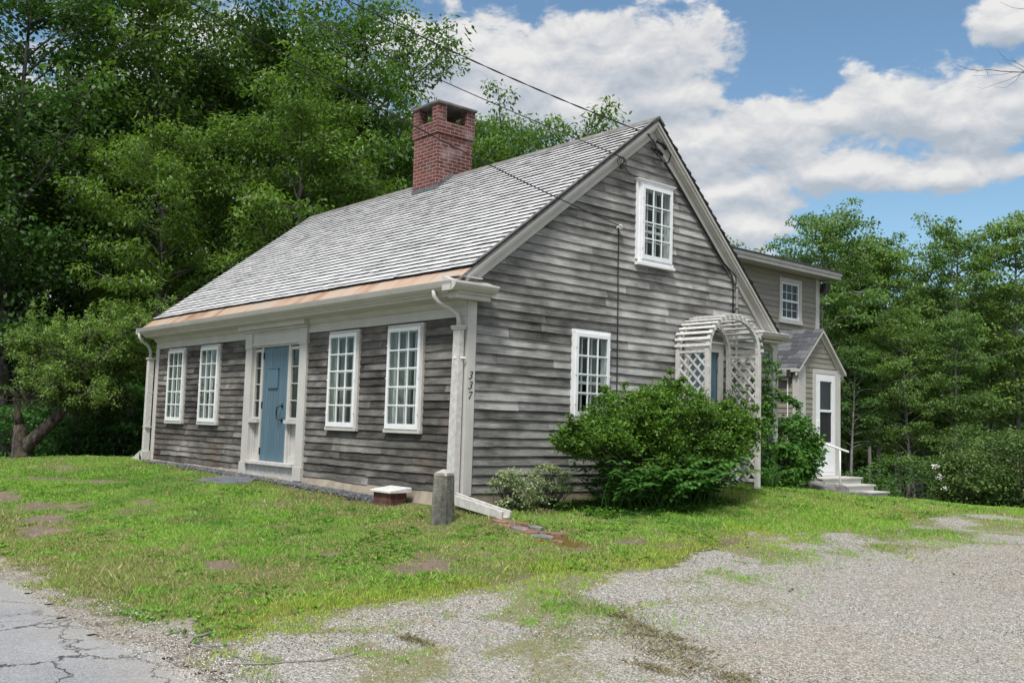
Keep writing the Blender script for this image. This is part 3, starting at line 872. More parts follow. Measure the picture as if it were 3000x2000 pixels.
# far walls and floor close the shell
wl = MB()
wl.add([(XL, 0, 0), (XL, W_, 0), (XL, W_, 2.36), (XL, YR, ZR - .15), (XL, 0, 2.6)], [(0, 1, 2, 3, 4)])
wl.add([(XL, W_, 0), (0, W_, 0), (0, W_, 2.36), (XL, W_, 2.36)], [(0, 1, 2, 3)])
wl.build('rear_wall', 'siding_gable', house)
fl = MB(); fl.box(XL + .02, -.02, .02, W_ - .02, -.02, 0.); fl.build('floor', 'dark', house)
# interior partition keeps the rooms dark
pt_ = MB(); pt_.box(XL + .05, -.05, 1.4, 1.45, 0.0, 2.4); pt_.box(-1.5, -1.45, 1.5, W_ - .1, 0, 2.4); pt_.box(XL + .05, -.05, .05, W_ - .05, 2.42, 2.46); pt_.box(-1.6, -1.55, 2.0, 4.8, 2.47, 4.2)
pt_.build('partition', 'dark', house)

# foundation
fd = MB()
N_ = 24
for i in range(N_):
    x0 = XL + .0 + (0 - XL) * i / N_; x1 = XL + (0 - XL) * (i + 1) / N_
    g0 = float(gz(x0, -.25)) - .05; g1 = float(gz(x1, -.25)) - .05
    o0 = .03 + .02 * math.sin(i * 1.7); o1 = .03 + .02 * math.sin((i + 1) * 1.7)
    fd.hexa([(x0, -o0 - .05, g0), (x1, -o1 - .05, g1), (x1, .1, g1), (x0, .1, g0), (x0, -.012, .0), (x1, -.012, .0), (x1, .1, .0), (x0, .1, .0)])
for i in range(14):
    y0 = W_ * i / 14; y1 = W_ * (i + 1) / 14
    fd.hexa([(-.1, y0, -.5), (.02, y0, -.5), (.02, y1, -.5), (-.1, y1, -.5), (-.1, y0, -.003), (.012, y0, -.003), (.012, y1, -.003), (-.1, y1, -.003)])
fd.box(XL, XL + .1, 0.01, W_, -.5, -.003)
fd.build('foundation', 'foundation', house)

# ---------------------------------------------------------------- roof
OX = .17; XR0 = -10.44
roof = MB(); rr = random.Random(3)
n_ = math.hypot(1, SL); cs, sn = 1 / n_, SL / n_
def rp(x, s, h):                    # s: distance up the front slope from the copper line, h: height off the deck
    y = -.10 + s * cs; z = rz(-.10) + s * sn
    return (x, y - h * sn, z + h * cs)
LS = (YR + .10) * n_                # slope length to the ridge
EXP = LS / 34.0
for k in range(34):
    s0 = k * EXP; s1 = min(s0 + EXP * 1.25, LS)
    th = .029 if k else .044
    x = XR0 + rr.uniform(-.12, 0)
    ph = rr.uniform(0, 9)
    while x < OX:
        w = rr.uniform(.11, .24); xa = max(x, XR0); xb = min(x + w, OX)
        x += w
        if xb - xa < .01: continue
        js = rr.uniform(-.005, .005) + .004 * math.sin(xa * 1.3 + ph); jh = rr.uniform(-.002, .004)
        rrn = rr.random()
        a, b = xa + .001, xb - .001
        vs = [rp(a, s0 + js, 0.004), rp(b, s0 + js, 0.004), rp(b, s1, .0), rp(a, s1, .0),
              rp(a, s0 + js, th + jh), rp(b, s0 + js + rr.uniform(-.002, .002), th + jh), rp(b, s1, .006), rp(a, s1, .006)]
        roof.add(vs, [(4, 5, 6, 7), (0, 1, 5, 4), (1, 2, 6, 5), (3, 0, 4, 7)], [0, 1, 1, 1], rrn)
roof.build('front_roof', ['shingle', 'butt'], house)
dk = MB()
# deck under the front shingles and the whole rear slope
dk.hexa([(XR0, -.30, rz(-.30) - .035), (OX - .005, -.30, rz(-.30) - .035), (OX - .005, YR, ZR - .035), (XR0, YR, ZR - .035),
         (XR0, -.30, rz(-.30) - .003), (OX - .005, -.30, rz(-.30) - .003), (OX - .005, YR, ZR - .003), (XR0, YR, ZR - .003)])
dk.build('roof_deck', 'ridge', house)
rs_ = MB()
for k in range(30):
    y0 = YR + (W_ - .04 - YR) * (30 - k - 1) / 30; y1 = YR + (W_ - .04 - YR) * (30 - k) / 30
    zz = lambda y, h: rz(y) + h
    for j in range(1):
        rs_.hexa([(XR0, y1, zz(y1, .0) - .03), (OX, y1, zz(y1, .0) - .03), (OX, y0, zz(y0, 0) - .03), (XR0, y0, zz(y0, 0) - .03),
                  (XR0, y1 + rr.uniform(0, .015), zz(y1, .030)), (OX + rr.uniform(-.01, .01), y1 + rr.uniform(0, .015), zz(y1, .030)), (OX, y0, zz(y0, .004)), (XR0, y0, zz(y0, .004))], 0)
rs_.build('rear_roof', 'butt', house)
rc = MB()
for s in (-1, 1):
    rc.hexa([(XR0, YR, ZR + .0), (OX + .01, YR, ZR + .0), (OX + .01, YR + s * .13, rz(YR + .13) + .03), (XR0, YR + s * .13, rz(YR + .13) + .03),
             (XR0, YR, ZR + .045), (OX + .01, YR, ZR + .045), (OX + .01, YR + s * .14, rz(YR + .14) + .055), (XR0, YR + s * .14, rz(YR + .14) + .055)])
rc.build('ridge_cap', 'ridge', house)
# copper apron at the eave
cp = MB(); x = XR0 + .02; ys0, ys1 = -.345, -.06
while x < OX - .02:
    w = rr.choice([.42, .46, .5]); xb = min(x + w, OX - .02)
    h0 = rr.uniform(.0, .003)
    cp.hexa([(x, ys0, rz(ys0) - .03), (xb, ys0, rz(ys0) - .03), (xb, ys1, rz(ys1) - .01), (x, ys1, rz(ys1) - .01),
             (x, ys0 + .004, rz(ys0) + .002 + h0), (xb - .002, ys0 + .004, rz(ys0) + .002 + h0), (xb - .002, ys1, rz(ys1) + .004 + h0), (x, ys1, rz(ys1) + .004 + h0)])
    cp.box(xb - .004, xb + .004, ys0, ys0 + .001, rz(ys0) - .03, rz(ys0) + .006)
    x = xb
cp.build('copper_apron', 'copper', house)

# ---------------------------------------------------------------- cornice, gutter, rakes
prof = [(.0, 2.30), (-.035, 2.30), (-.035, 2.375), (-.075, 2.385), (-.10, 2.42), (-.12, 2.455), (-.30, 2.475), (-.315, 2.50), (-.33, 2.51), (-.33, 2.60), (.0, 2.86)]
prof = [(.0, 2.235), (-.032, 2.235), (-.032, 2.36), (-.055, 2.365), (-.085, 2.40), (-.10, 2.43), (-.30, 2.46), (-.31, 2.485), (-.345, 2.50), (-.36, 2.60), (.0, 2.85)]
co = MB(); co.prism(prof, lambda a, b, t: (t, a, b), XL - .0, -.001); co.box(-.001, .030, -.030, -.002, 2.234, 2.428)
co.build('front_cornice', 'trim', house)
gt = MB()
gp = [(-.345, 2.515), (-.385, 2.525), (-.43, 2.56), (-.445, 2.60), (-.455, 2.63), (-.435, 2.63), (-.42, 2.60), (-.40, 2.56), (-.362, 2.55), (-.362, 2.62), (-.346, 2.62)]
gt.prism(gp, lambda a, b, t: (t, a, b), XL - .06, .18)
gt.box(XL - .075, XL - .06, -.455, -.345, 2.515, 2.63); gt.box(.18, .19, -.44, -.345, 2.515, 2.62)
gt.build('gutter', 'trim', house, smooth=False)
# return of the cornice round the near corner
rt = MB()
fn = lambda a, b, t: (-a, t, b)
rp1 = [(.0, 2.43), (-.15, 2.43), (-.155, 2.475), (-.185, 2.49), (-.19, 2.51), (.0, 2.51)]
rt.prism(rp1, fn, -.33, .225)
rp2 = [(.0, 2.512), (-.20, 2.512), (-.235, 2.53), (-.27, 2.565), (-.275, 2.585), (-.29, 2.59), (-.29, 2.615), (-.14, 2.65), (.0, 2.70)]
rt.prism(rp2, fn, -.44, .26)
rt.box(.0, .16, -.33, .08, 2.70, 2.715)
rt.build('eave_return', 'trim', house)
r2 = MB()
r2.prism([(.0, 2.40), (-.13, 2.40), (-.135, 2.44), (.0, 2.45)], fn, 6.22, W_ + .02)
r2.prism([(.0, 2.452), (-.18, 2.452), (-.24, 2.50), (-.245, 2.53), (.0, 2.55)], fn, 6.03, W_ + .10)
r2.build('rear_eave_return', 'trim', house)
r3 = MB(); rng3 = random.Random(4)
for i in range(9):
    y0 = 6.02 + i * .086
    r3.hexa([(.0, y0, 2.552), (.255, y0, 2.532), (.255, y0 + .087, 2.532), (.0, y0 + .087, 2.552), (.0, y0, 2.60 + rng3.uniform(0, .012)), (.262, y0, 2.548 + rng3.uniform(0, .012)), (.262, y0 + .085, 2.548 + rng3.uniform(0, .012)), (.0, y0 + .085, 2.60)])
r3.build('return_cap', 'white_worn', house)
def rake(sgn, y_end, name):
    r = MB()
    def q(y, h, x): return (x, y, rz(y) + h)
    ye = y_end
    def strip(x0, x1, h0, h1):
        r.hexa([q(ye, h0, x0), q(ye, h0, x1), (x1, YR, ZR + h0), (x0, YR, ZR + h0), q(ye, h1, x0), q(ye, h1, x1), (x1, YR, ZR + h1), (x0, YR, ZR + h1)])
    strip(.0, .052, -.275, -.05)           # flat board
    strip(.052, .095, -.165, -.045)
    strip(.095, .135, -.135, -.035)
    strip(.135, .158, -.085, -.033)
    return r.build(name, 'trim', house)
rake(-1, -.17, 'front_rake_board'); rake(1, W_ - .11, 'rear_rake_board')
rk = MB()                                   # flat dark slats laid over the rake edge of the shingles
for h, x0, x1 in ((.036, .10, .178), (.052, .14, .186)):
    ya, yb = -.05, YR - .05
    rk.hexa([(x0, ya, rz(ya) + h - .016), (x1, ya, rz(ya) + h - .016), (x1, yb, rz(yb) + h - .016), (x0, yb, rz(yb) + h - .016), (x0, ya, rz(ya) + h), (x1, ya, rz(ya) + h), (x1, yb, rz(yb) + h), (x0, yb, rz(yb) + h)])
rk.build('rake_batten', 'ridge', house)
# corner boards
c1 = MB(); c1.box(-.16, .030, -.030, .0, -.02, 2.232); c1.box(.0, .032, .0, .108, -.02, 2.428)
cb1 = c1.build('corner_board', 'trim', house, bevel=.003)
c2 = MB(); c2.box(XL - .03, XL + .14, -.030, .0, -.02, 2.233); c2.box(XL - .03, XL, .0, .11, -.02, 2.5)
c2.build('corner_board', 'trim', house, bevel=.003)
c3 = MB(); c3.box(.0, .032, W_ - .125, W_, -.02, 2.40); c3.box(-.12, .032, W_, W_ + .032, -.02, 2.40)
c3.build('corner_board', 'trim', house, bevel=.003)

# house number 3 3 7 down the near corner board
def digit(ch, y, z, h):
    mb = MB()
    if ch == '3':
        pts = [(-.25, .40), (-.05, .5), (.20, .47), (.27, .30), (.12, .10), (-.05, .03), (.18, -.02), (.26, -.20), (.10, -.42), (-.12, -.5), (-.30, -.42)]
        wd = [.035, .045, .06, .085, .06, .025, .06, .09, .08, .05, .06]
    else:
        pts = [(-.24, .33), (-.20, .47), (.0, .45), (.32, .50), (.18, .20), (.04, -.15), (-.06, -.50)]
        wd = [.03, .06, .07, .04, .05, .07, .09]
    P = [(a, b) for a, b in pts]
    n = len(P)
    L = []; R_ = []
    for i, (a, b) in enumerate(P):
        a0, b0 = P[max(i - 1, 0)]; a1, b1 = P[min(i + 1, n - 1)]
        tx, ty = a1 - a0, b1 - b0; l = math.hypot(tx, ty); nx, ny = -ty / l, tx / l
        L.append((a + nx * wd[i], b + ny * wd[i])); R_.append((a - nx * wd[i], b - ny * wd[i]))
    sh = .22
    def T(a, b, d): return (.0335 + d, y + (a + b * sh) * h, z + b * h)
    vs = [T(*q, .003) for q in L] + [T(*q, .003) for q in R_] + [T(*q, 0) for q in L] + [T(*q, 0) for q in R_]
    fs = []
    for i in range(n - 1):
        fs += [(i, i + 1, n + i + 1, n + i), (2 * n + i, 2 * n + i + 1, i + 1, i), (n + i, n + i + 1, 3 * n + i + 1, 3 * n + i)]
    mb.add(vs, fs)
    return mb.build('number_digit', 'iron', hn)
hn = MB().box(.032, .0332, .028, .032, 1.20, 1.20 + .001).build('house_number', 'trim', house)
for ch, z in (('3', 1.488), ('3', 1.362), ('7', 1.236)): digit(ch, .036, z, .093)

# ---------------------------------------------------------------- windows
def grid_bars(mb, a0, a1, z0, z1, cols, rows, w, d0, d1, jig=0.):
    for i in range(1, cols):
        u = a0 + (a1 - a0) * i / cols; mb.box(u - w / 2, u + w / 2, d0, d1, z0, z1)
    for j in range(1, rows):
        z = z0 + (z1 - z0) * j / rows; ww = w
        mb.box(a0, a1, d0 + .001, d1 - .001, z - ww / 2, z + ww / 2)
def curtains(parent, T, u0, u1, z0, z1, d, seed, spans):
    rng = random.Random(seed)
    for (fa, fb) in spans:
        mb = MB(T)
        a = u0 + (u1 - u0) * fa; b = u0 + (u1 - u0) * fb; n = max(6, int((b - a) / .012)); row = []
        ph = rng.uniform(0, 6)
        for i in range(n + 1):
            u = a + (b - a) * i / n
            dd = d + .018 * math.sin((u - a) * 95 + ph) + .008 * math.sin(u * 47 + ph)
            row.append((u, dd))
        vs = [(u, dd, z0) for u, dd in row] + [(u + .004 * math.sin(u * 60), dd * 1.0, z1) for u, dd in row]
        mb.add(vs, [(i, i + 1, n + 2 + i, n + 1 + i) for i in range(n)], 0, .5)
        o = mb.build('curtain', 'curtain', parent, smooth=True)
    return o
def storm_window(T, u0, u1, z0, z1, cols, rows, seed, casing='trim', cw=.045, head=.045, sill=.05, spans=((0, .36), (.72, 1)), deep=.055, inner=True, low=0):
    mb = MB(T)
    # casing box
    mb.box(u0, u0 + cw, -.02, deep, z0 + sill, z1 - head); mb.box(u1 - cw, u1, -.02, deep, z0 + sill, z1 - head)
    mb.box(u0, u1, -.02, deep + .003, z1 - head, z1); mb.box(u0 - .012, u1 + .012, -.02, deep + .02, z0, z0 + sill)
    # reveal
    mb.box(u0 + .005, u0 + .02, -.12, -.02, z0 + .02, z1 - .02); mb.box(u1 - .02, u1 - .005, -.12, -.02, z0 + .02, z1 - .02)
    mb.box(u0 + .005, u1 - .005, -.12, -.02, z1 - .035, z1 - .02); mb.box(u0 + .005, u1 - .005, -.12, -.02, z0 + .02, z0 + .035)
    wn = mb.build('window', casing, house, bevel=.002)
    a0, a1 = u0 + cw - .012, u1 - cw + .012; b0, b1 = z0 + sill + .004, z1 - head - .004
    st = .052
    sb = MB(T)
    ds0, ds1 = deep + .002, deep + .030
    sb.box(a0, a0 + st, ds0, ds1, b0, b1); sb.box(a1 - st, a1, ds0, ds1, b0, b1)
    sb.box(a0 + st, a1 - st, ds0, ds1, b1 - st, b1); sb.box(a0 + st, a1 - st, ds0, ds1, b0, b0 + st * 1.35)
    gz0, gz1 = b0 + st * 1.35, b1 - st
    grid_bars(sb, a0 + st, a1 - st, gz0, gz1, cols, rows, .019, ds0 + .004, ds1 - .003)
    for zz in (.15, .5, .83):
        z = b0 + (b1 - b0) * zz
        sb.box(a0 - .012, a0 + .012, ds1, ds1 + .008, z - .006, z + .008); sb.box(a1 - .012, a1 + .012, ds1, ds1 + .008, z - .006, z + .008)
    sb.build('storm_sash', 'white', wn, bevel=.0015)
    gb = MB(T); gb.box(a0 + st - .004, a1 - st + .004, ds0 + .012, ds0 + .015, gz0 - .004, gz1 + .004); gb.build('pane', 'glass', wn)
    ib = MB(T)
    ib.box(u0 + .02, u0 + .06, -.075, -.04, z0 + .035, z1 - .035); ib.box(u1 - .06, u1 - .02, -.075, -.04, z0 + .035, z1 - .035)
    ib.box(u0 + .085, u1 - .085, -.075, -.04, z1 - .10, z1 - .035); ib.box(u0 + .085, u1 - .085, -.075, -.04, z0 + .035, z0 + .11)
    zm = z0 + (z1 - z0) * .42; ib.box(u0 + .085, u1 - .085, -.075, -.037, zm - .02, zm + .02)
    grid_bars(ib, u0 + .085, u1 - .085, z0 + .11, z1 - .10, cols, rows, .018, -.07, -.045)
    ib.build('inner_sash', 'white', wn)
    curtains(wn, T, u0 + .02, u1 - .02, z0 + .04, z1 - .04, -.16, seed, spans)
    return wn
spn = [((0, .16), (.22, .28), (.36, .40), (.60, .66), (.86, 1)), ((0, .12), (.18, .26), (.44, .50), (.64, .69), (.84, 1)), ((0, .15), (.20, .30), (.38, .43), (.50, .54), (.72, .78), (.90, 1)), ((0, .17), (.23, .30), (.42, .48), (.68, .74), (.88, 1))]
for i, (a, b) in enumerate(FW):
    storm_window(TF, a, b, ZB, ZT, 3, 5, 20 + i, spans=spn[i])
w_ = storm_window(TG, G1[0] + .055, G1[1], G1[2] + .02, G1[3] - .03, 3, 4, 31, casing='white', spans=((0, .05), (.93, 1)))
ex = MB(TG)
ex.box(G1[0] - .005, G1[0] + .055, -.01, .035, G1[2] + .07, G1[3] - .02); ex.box(G1[0] - .01, G1[1] + .02, .0, .075, G1[3] - .03, G1[3] - .005)
ex.box(G1[0] - .02, G1[1] + .035, .0, .09, G1[3] - .005, G1[3] + .008); ex.box(G1[0] - .01, G1[1] + .025, .0, .10, G1[2] - .02, G1[2] + .019)
ex.build('window_casing', 'white', w_)
storm_window(TG, *G2, 3, 4, 37, casing='white', spans=((0, .24), (.30, .36), (.70, .78), (.84, 1)))

# ---------------------------------------------------------------- front door with sidelights
S0, S1 = -6.14, -4.01; D0, D1 = -5.555, -4.69; DB, DT = .114, 2.066
sd = MB(TF)
for a, b in ((S0, S0 + .235), (S1 - .235, S1)):
    sd.box(a, b, -.07, .055, .13, 2.06)                       # pilaster
    sd.box(a - .012, b + .012, .0, .078, -.085, .13)        # plinth
    sd.box(a - .008, b + .008, .0, .068, 2.06, 2.33)        # block above
    sd.box(a + .03, b - .03, .055, .058, .16, 2.03)
sd.box(S0 + .227, S1 - .227, .0, .045, 2.15, 2.33)
sd.box(S0 + .227, S1 - .227, .0, .058, 2.10, 2.148); sd.box(S0 + .227, S1 - .227, .0, .062, 2.30, 2.33)
sd.box(S0 + .227, S1 - .227, .0, .030, 2.07, 2.10)
# cap that meets the soffit
sd.box(S0 - .04, S1 + .04, .0, .10, 2.332, 2.37); sd.box(S0 - .10, S1 + .08, .0, .17, 2.372, 2.44)
sd.box(S0 - .06, S1 + .06, .0, .13, 2.442, 2.458)
# jambs
for a, b in ((D0 - .07, D0 - .008), (D1 + .008, D1 + .07)): sd.box(a, b, -.06, .006, .17, 2.07)
for a, b in ((S0 + .236, S0 + .262), (S1 - .262, S1 - .236)): sd.box(a, b, -.07, .0, .17, 2.07)
surround = sd.build('door_surround', 'trim', house, bevel=.003)
tb = MB(TF); tb.box(S0 + .247, S1 - .247, -.05, .115, .115, .17); tb.box(S0 + .247, S1 - .247, .0, .045, -.11, .113)
tb.build('threshold', 'trim_worn', surround, bevel=.004)
for (a, b) in ((S0 + .262, D0 - .07), (D1 + .07, S1 - .262)):
    sl_ = MB(TF)
    sl_.box(a, a + .03, -.045, .0, .86, 2.05); sl_.box(b - .03, b, -.045, .0, .86, 2.05); sl_.box(a + .03, b - .03, -.045, .0, 2.0, 2.05); sl_.box(a + .03, b - .03, -.045, .0, .86, .90)
    for j in range(1, 4):
        z = .90 + 1.10 * j / 4; sl_.box(a + .03, b - .03, -.04, -.012, z - .008, z + .008)
    sl_.box(a - .03, b + .03, -.05, .065, .80, .855)        # little sill
    sl_.box(a, b, -.075, -.06, .17, .80); sl_.box(a, a + .025, -.06, -.03, .17, .80); sl_.box(b - .025, b, -.06, -.03, .17, .80); sl_.box(a + .025, b - .025, -.06, -.03, .17, .28)
    s_ = sl_.build('sidelight', 'trim', surround, bevel=.002)
for (a, b) in ((S0 + .262, D0 - .07), (D1 + .07, S1 - .262)):
    gg = MB(TF); gg.box(a + .02, b - .02, -.030, -.027, .89, 2.01); gg.build('sidelight_pane', 'glass', surround)
drb = MB(TF); nb = 9
for i in range(nb):
    a = D0 + (D1 - D0) * i / nb; b = D0 + (D1 - D0) * (i + 1) / nb
    drb.box(a + .003, b - .003, -.045, -.008, DB + .06, DT); drb.box(a + .001, b - .001, -.05, -.014, DB + .06, DT)
fdoor = drb.build('door', 'door', house)
fdoor['label'] = 'blue beadboard front door'
hb = MB(TF); hb.box(D0 + (D1 - D0) * .24, D0 + (D1 - D0) * .63, -.008, .018, 1.375, 1.70); hb.box(D0 + (D1 - D0) * .225, D0 + (D1 - D0) * .645, -.008, .026, 1.70, 1.715)
hb.build('door_hatch', 'door', fdoor, bevel=.006)
hh_ = MB(TF); ua = D0 + (D1 - D0) * .80
hh_.tube([(ua + .03, .0, 1.085), (ua + .02, .045, 1.08), (ua - .025, .062, 1.06), (ua - .035, .065, .96), (ua - .02, .062, .875), (ua + .02, .045, .86), (ua + .035, .0, .855)], [.009, .009, .011, .013, .011, .009, .009], 8)
hh_.box(ua + .01, ua + .05, -.008, .004, 1.05, 1.125); hh_.box(ua + .015, ua + .055, -.008, .004, .82, .895)
hh_.build('door_handle', 'iron', fdoor, smooth=True)
for z in (1.93, 1.10, .33):
    MB(TF).box(D0 - .018, D0 + .006, -.008, .006, z - .055, z + .055).build('door_hinge', 'iron', fdoor)

# side door in the gable wall
gd = MB(TG)
gd.box(4.25, 4.365, .0, .04, -.02, 2.135); gd.box(5.125, 5.235, .0, .04, -.02, 2.135); gd.box(4.25, 5.235, .0, .04, 2.135, 2.265); gd.box(4.22, 5.265, .0, .075, 2.267, 2.30)
gd.box(4.30, 5.20, -.05, .10, .0, .06)
gdf = gd.build('side_door_frame', 'trim', house, bevel=.003)
g2 = MB(TG)
for i in range(8):
    a = 4.368 + .094 * i; g2.box(a + .002, a + .092, -.04, -.004, .44, 2.13)
sdoor = g2.build('side_door', 'door', house); sdoor['label'] = 'blue side door behind the arbor'
MB(TG).box(4.368, 5.12, -.04, -.002, .06, .438).build('kick_board', 'white_worn', sdoor)
MB(TG).box(5.09, 5.135, -.004, .012, 1.84, 1.95).build('door_hinge', 'door', sdoor)
MB(TG).box(4.1, 5.4, .05, .34, -.2, -.02).build('door_step', 'concrete', house, bevel=.01)

# ---------------------------------------------------------------- downspouts
dsx0, dsx1, dsy0, dsy1 = -.135, -.008, -.135, -.055
ds = MB(); bx0, bx1, by0, by1 = dsx0, dsx1, dsy0, dsy1
ds.hexa([(bx0 - .025, by0 - .02, .0), (bx1 - .0, by0 - .02, .0), (bx1 - .0, by1, .0), (bx0 - .025, by1, .0), (bx0, by0, 2.06), (bx1, by0, 2.06), (bx1, by1, 2.06), (bx0, by1, 2.06)])
dsp = ds.build('downspout', 'trim_worn', house, bevel=.004)
dc = MB(); dc.box(bx0 - .018, bx1 + .018, by0 - .018, by1 + .016, 2.06, 2.085); dc.box(bx0 - .026, bx1 + .026, by0 - .026, by1 + .02, 2.085, 2.11)
dc.build('collar', 'trim', dsp, bevel=.003)
dp = MB(); dp.tube([(-.22, -.40, 2.54), (-.22, -.39, 2.46), (-.20, -.34, 2.40), (-.13, -.20, 2.32), (-.085, -.12, 2.26), (-.075, -.10, 2.18), (-.075, -.098, 2.07)], .030, 10)
dp.build('elbow_pipe', 'trim', dsp, smooth=True)
MB().tube([(-.09, -.148, 1.70), (.045, -.06, 1.70)], .011, 8).build('bracket', 'white', dsp)
# wooden trough leading the water away
def trough(P0, P1, w, h, name):
    a = Vector(P0); b = Vector(P1); t = (b - a).normalized(); s = t.cross(Vector((0, 0, 1))).normalized(); u = s.cross(t)
    mb = MB()
    L = (b - a).length
    def P(l, ss, hh): return tuple(a + t * l + s * ss + u * hh)
    for s0, s1, h0, h1 in ((-w, -w + .028, 0, h), (w - .028, w, 0, h), (-w + .028, w - .028, 0, .025)):
        mb.hexa([P(0, s0, h0), P(L, s0, h0), P(L, s1, h0), P(0, s1, h0), P(0, s0, h1), P(L, s0, h1 * .75 if h1 == h else h1), P(L, s1, h1 * .75 if h1 == h else h1), P(0, s1, h1)])
    return mb.build(name, 'trim_worn', dsp, bevel=.003)
trough((-.10, -.165, -.09), (.90, -.055, -.225), .085, .125, 'splash_trough')
# left downspout
lx0, lx1 = XL - .16, XL - .04
d2 = MB(); d2.box(lx0, lx1, -.16, -.05, .05, 2.02)
ds2 = d2.build('downspout', 'trim_worn', house, bevel=.004)
dc = MB(); dc.box(lx0 - .02, lx1 + .02, -.18, -.03, 2.02, 2.06); dc.build('collar', 'trim', ds2, bevel=.003)
dp = MB(); dp.tube([(XL - .02, -.40, 2.54), (XL - .02, -.39, 2.45), (XL - .03, -.33, 2.38), (XL - .08, -.18, 2.30), (XL - .10, -.12, 2.20), (XL - .10, -.11, 2.03)], .032, 10)
dp.build('elbow_pipe', 'trim', ds2, smooth=True)
MB().box(lx0 - .006, XL, -.166, -.05, .62, .65).build('bracket', 'trim', ds2)
d3 = MB(); d3.hexa([(lx0 - .55, -.20, -.10), (lx1 + .05, -.20, -.06), (lx1 + .05, -.04, -.06), (lx0 - .55, -.04, -.10), (lx0 - .55, -.20, -.07), (lx0, -.20, .14), (lx0, -.04, .14), (lx0 - .55, -.04, -.07)])
d3.box(lx0, lx1 + .04, -.20, -.04, -.03, .15)
d3.build('splash_trough', 'trim_worn', ds2, bevel=.003)

# ---------------------------------------------------------------- chimney
CX0, CX1, CY0, CY1 = -5.71, -4.885, 2.965, 3.86
ch = MB()
ch.box(CX0 + .03, CX1 - .03, CY0 + .03, CY1 - .03, 4.85, 6.36); ch.box(CX0, CX1, CY0, CY1, 6.36, 6.59)
# corner piers of the open top
pw = .20
for a in (CX0 + .004, CX1 - pw - .004):
    for b in (CY0 + .004, CY1 - pw - .004): ch.box(a, a + pw, b, b + pw, 6.59, 6.92)
chim = ch.build('chimney', 'brick', house)
cc = MB(); cc.box(CX0 - .03, CX1 + .03, CY0 - .03, CY1 + .03, 6.92, 6.965); cc.build('chimney_cap', 'concrete', chim, bevel=.006)
cd_ = MB(); cd_.box(CX0 + .15, CX1 - .15, CY0 + .15, CY1 - .15, 6.55, 6.60); cd_.build('flue', 'dark', chim)
cf = MB()
e = .012
cf.hexa([(CX0 + .01, CY0 + .008, rz(CY0) - .1), (CX1 - .01, CY0 + .008, rz(CY0) - .1), (CX1 - .01, CY0 + .03, rz(CY0) - .1), (CX0 + .01, CY0 + .03, rz(CY0) - .1),
         (CX0 + .02, CY0 + .02, rz(CY0) + .13), (CX1 - .02, CY0 + .02, rz(CY0) + .13), (CX1 - .02, CY0 + .032, rz(CY0) + .13), (CX0 + .02, CY0 + .032, rz(CY0) + .13)])
stp = 4
for i in range(stp):
    y0 = CY0 + .02 + (YR - CY0 - .02) * i / stp; y1 = CY0 + .02 + (YR - CY0 - .02) * (i + 1) / stp
    cf.box(CX1 - .031, CX1 - .015, y0, y1, rz(y0) - .05, rz(y1) + .06)
    y0b = YR + (CY1 - YR) * i / stp; y1b = YR + (CY1 - YR) * (i + 1) / stp
    cf.box(CX1 - .031, CX1 - .015, y0b, y1b, rz(y1b) - .05, rz(y0b) + .04)
cf.build('chimney_flashing', 'lead', chim)

# ---------------------------------------------------------------- ell behind the house
XE, YE = -2.21, 11.68
me_ = MB(lambda u, d, z: (XE + d, u, z)); mb_ = MB(lambda u, d, z: (XE + d, u, z))
EW = (10.15, 10.99, 3.235, 4.215)
clap(me_, mb_, -.25, 4.36, .112, lambda z: (W_ + .1, YE - .12), [(EW[0] + .03, EW[1] - .03, EW[2] + .03, EW[3] - .03)], 15, lens=(2.5, 4.5), wav=.0005, d0=.014)
me_.build('ell_siding', 'ell', house)
mb_.build('ell_sheathing', 'backing', house)
ew = MB()
ew.box(XE - 4.0, XE - .01, YE - .03, YE - .001, -.6, 4.33); ew.box(XE - 4.03, XE - 4.0, W_ + .1, YE, -.6, 4.33); ew.box(XE - 3.9, XE - .2, W_ + .2, YE - .05, 2.5, 2.55)
ew.box(XE - 4.0, XE - .01, W_ + .04, W_ + .09, 2.0, 4.33)
ew.build('ell_wall', 'ell', house)
ec = MB(); ec.box(XE, XE + .028, YE - .12, YE, -.4, 4.33); ec.box(XE - .1, XE + .028, YE, YE + .028, -.4, 4.33)
ec.build('ell_corner_board', 'trim', house, bevel=.003)
ef = MB()
ef.box(XE + .02, XE + .36, W_ - .6, YE + .30, 4.335, 4.35)                   # soffit
ef.box(XE + .36, XE + .385, W_ - .6, YE + .32, 4.33, 4.46)                   # fascia
ef.box(XE + .386, XE + .41, W_ - .6, YE + .34, 4.405, 4.475)
ef.box(XE - 4.3, XE + .36, YE + .30, YE + .325, 4.33, 4.46)
ef.build('ell_eave', 'trim', house, bevel=.003)
er = MB()
er.hexa([(XE + .44, W_ - .7, 4.477), (XE + .44, YE + .37, 4.477), (XE - 2.0, YE + .37, 4.72), (XE - 2.0, W_ - .7, 4.72), (XE + .44, W_ - .7, 4.50), (XE + .44, YE + .37, 4.50), (XE - 2.0, YE + .37, 4.76), (XE - 2.0, W_ - .7, 4.76)])
er.hexa([(XE - 2.0, W_ - .7, 4.72), (XE - 2.0, YE + .37, 4.72), (XE - 4.4, YE + .37, 4.477), (XE - 4.4, W_ - .7, 4.477), (XE - 2.0, W_ - .7, 4.76), (XE - 2.0, YE + .37, 4.76), (XE - 4.4, YE + .37, 4.50), (XE - 4.4, W_ - .7, 4.50)])
er.build('ell_roof', 'slate', house)
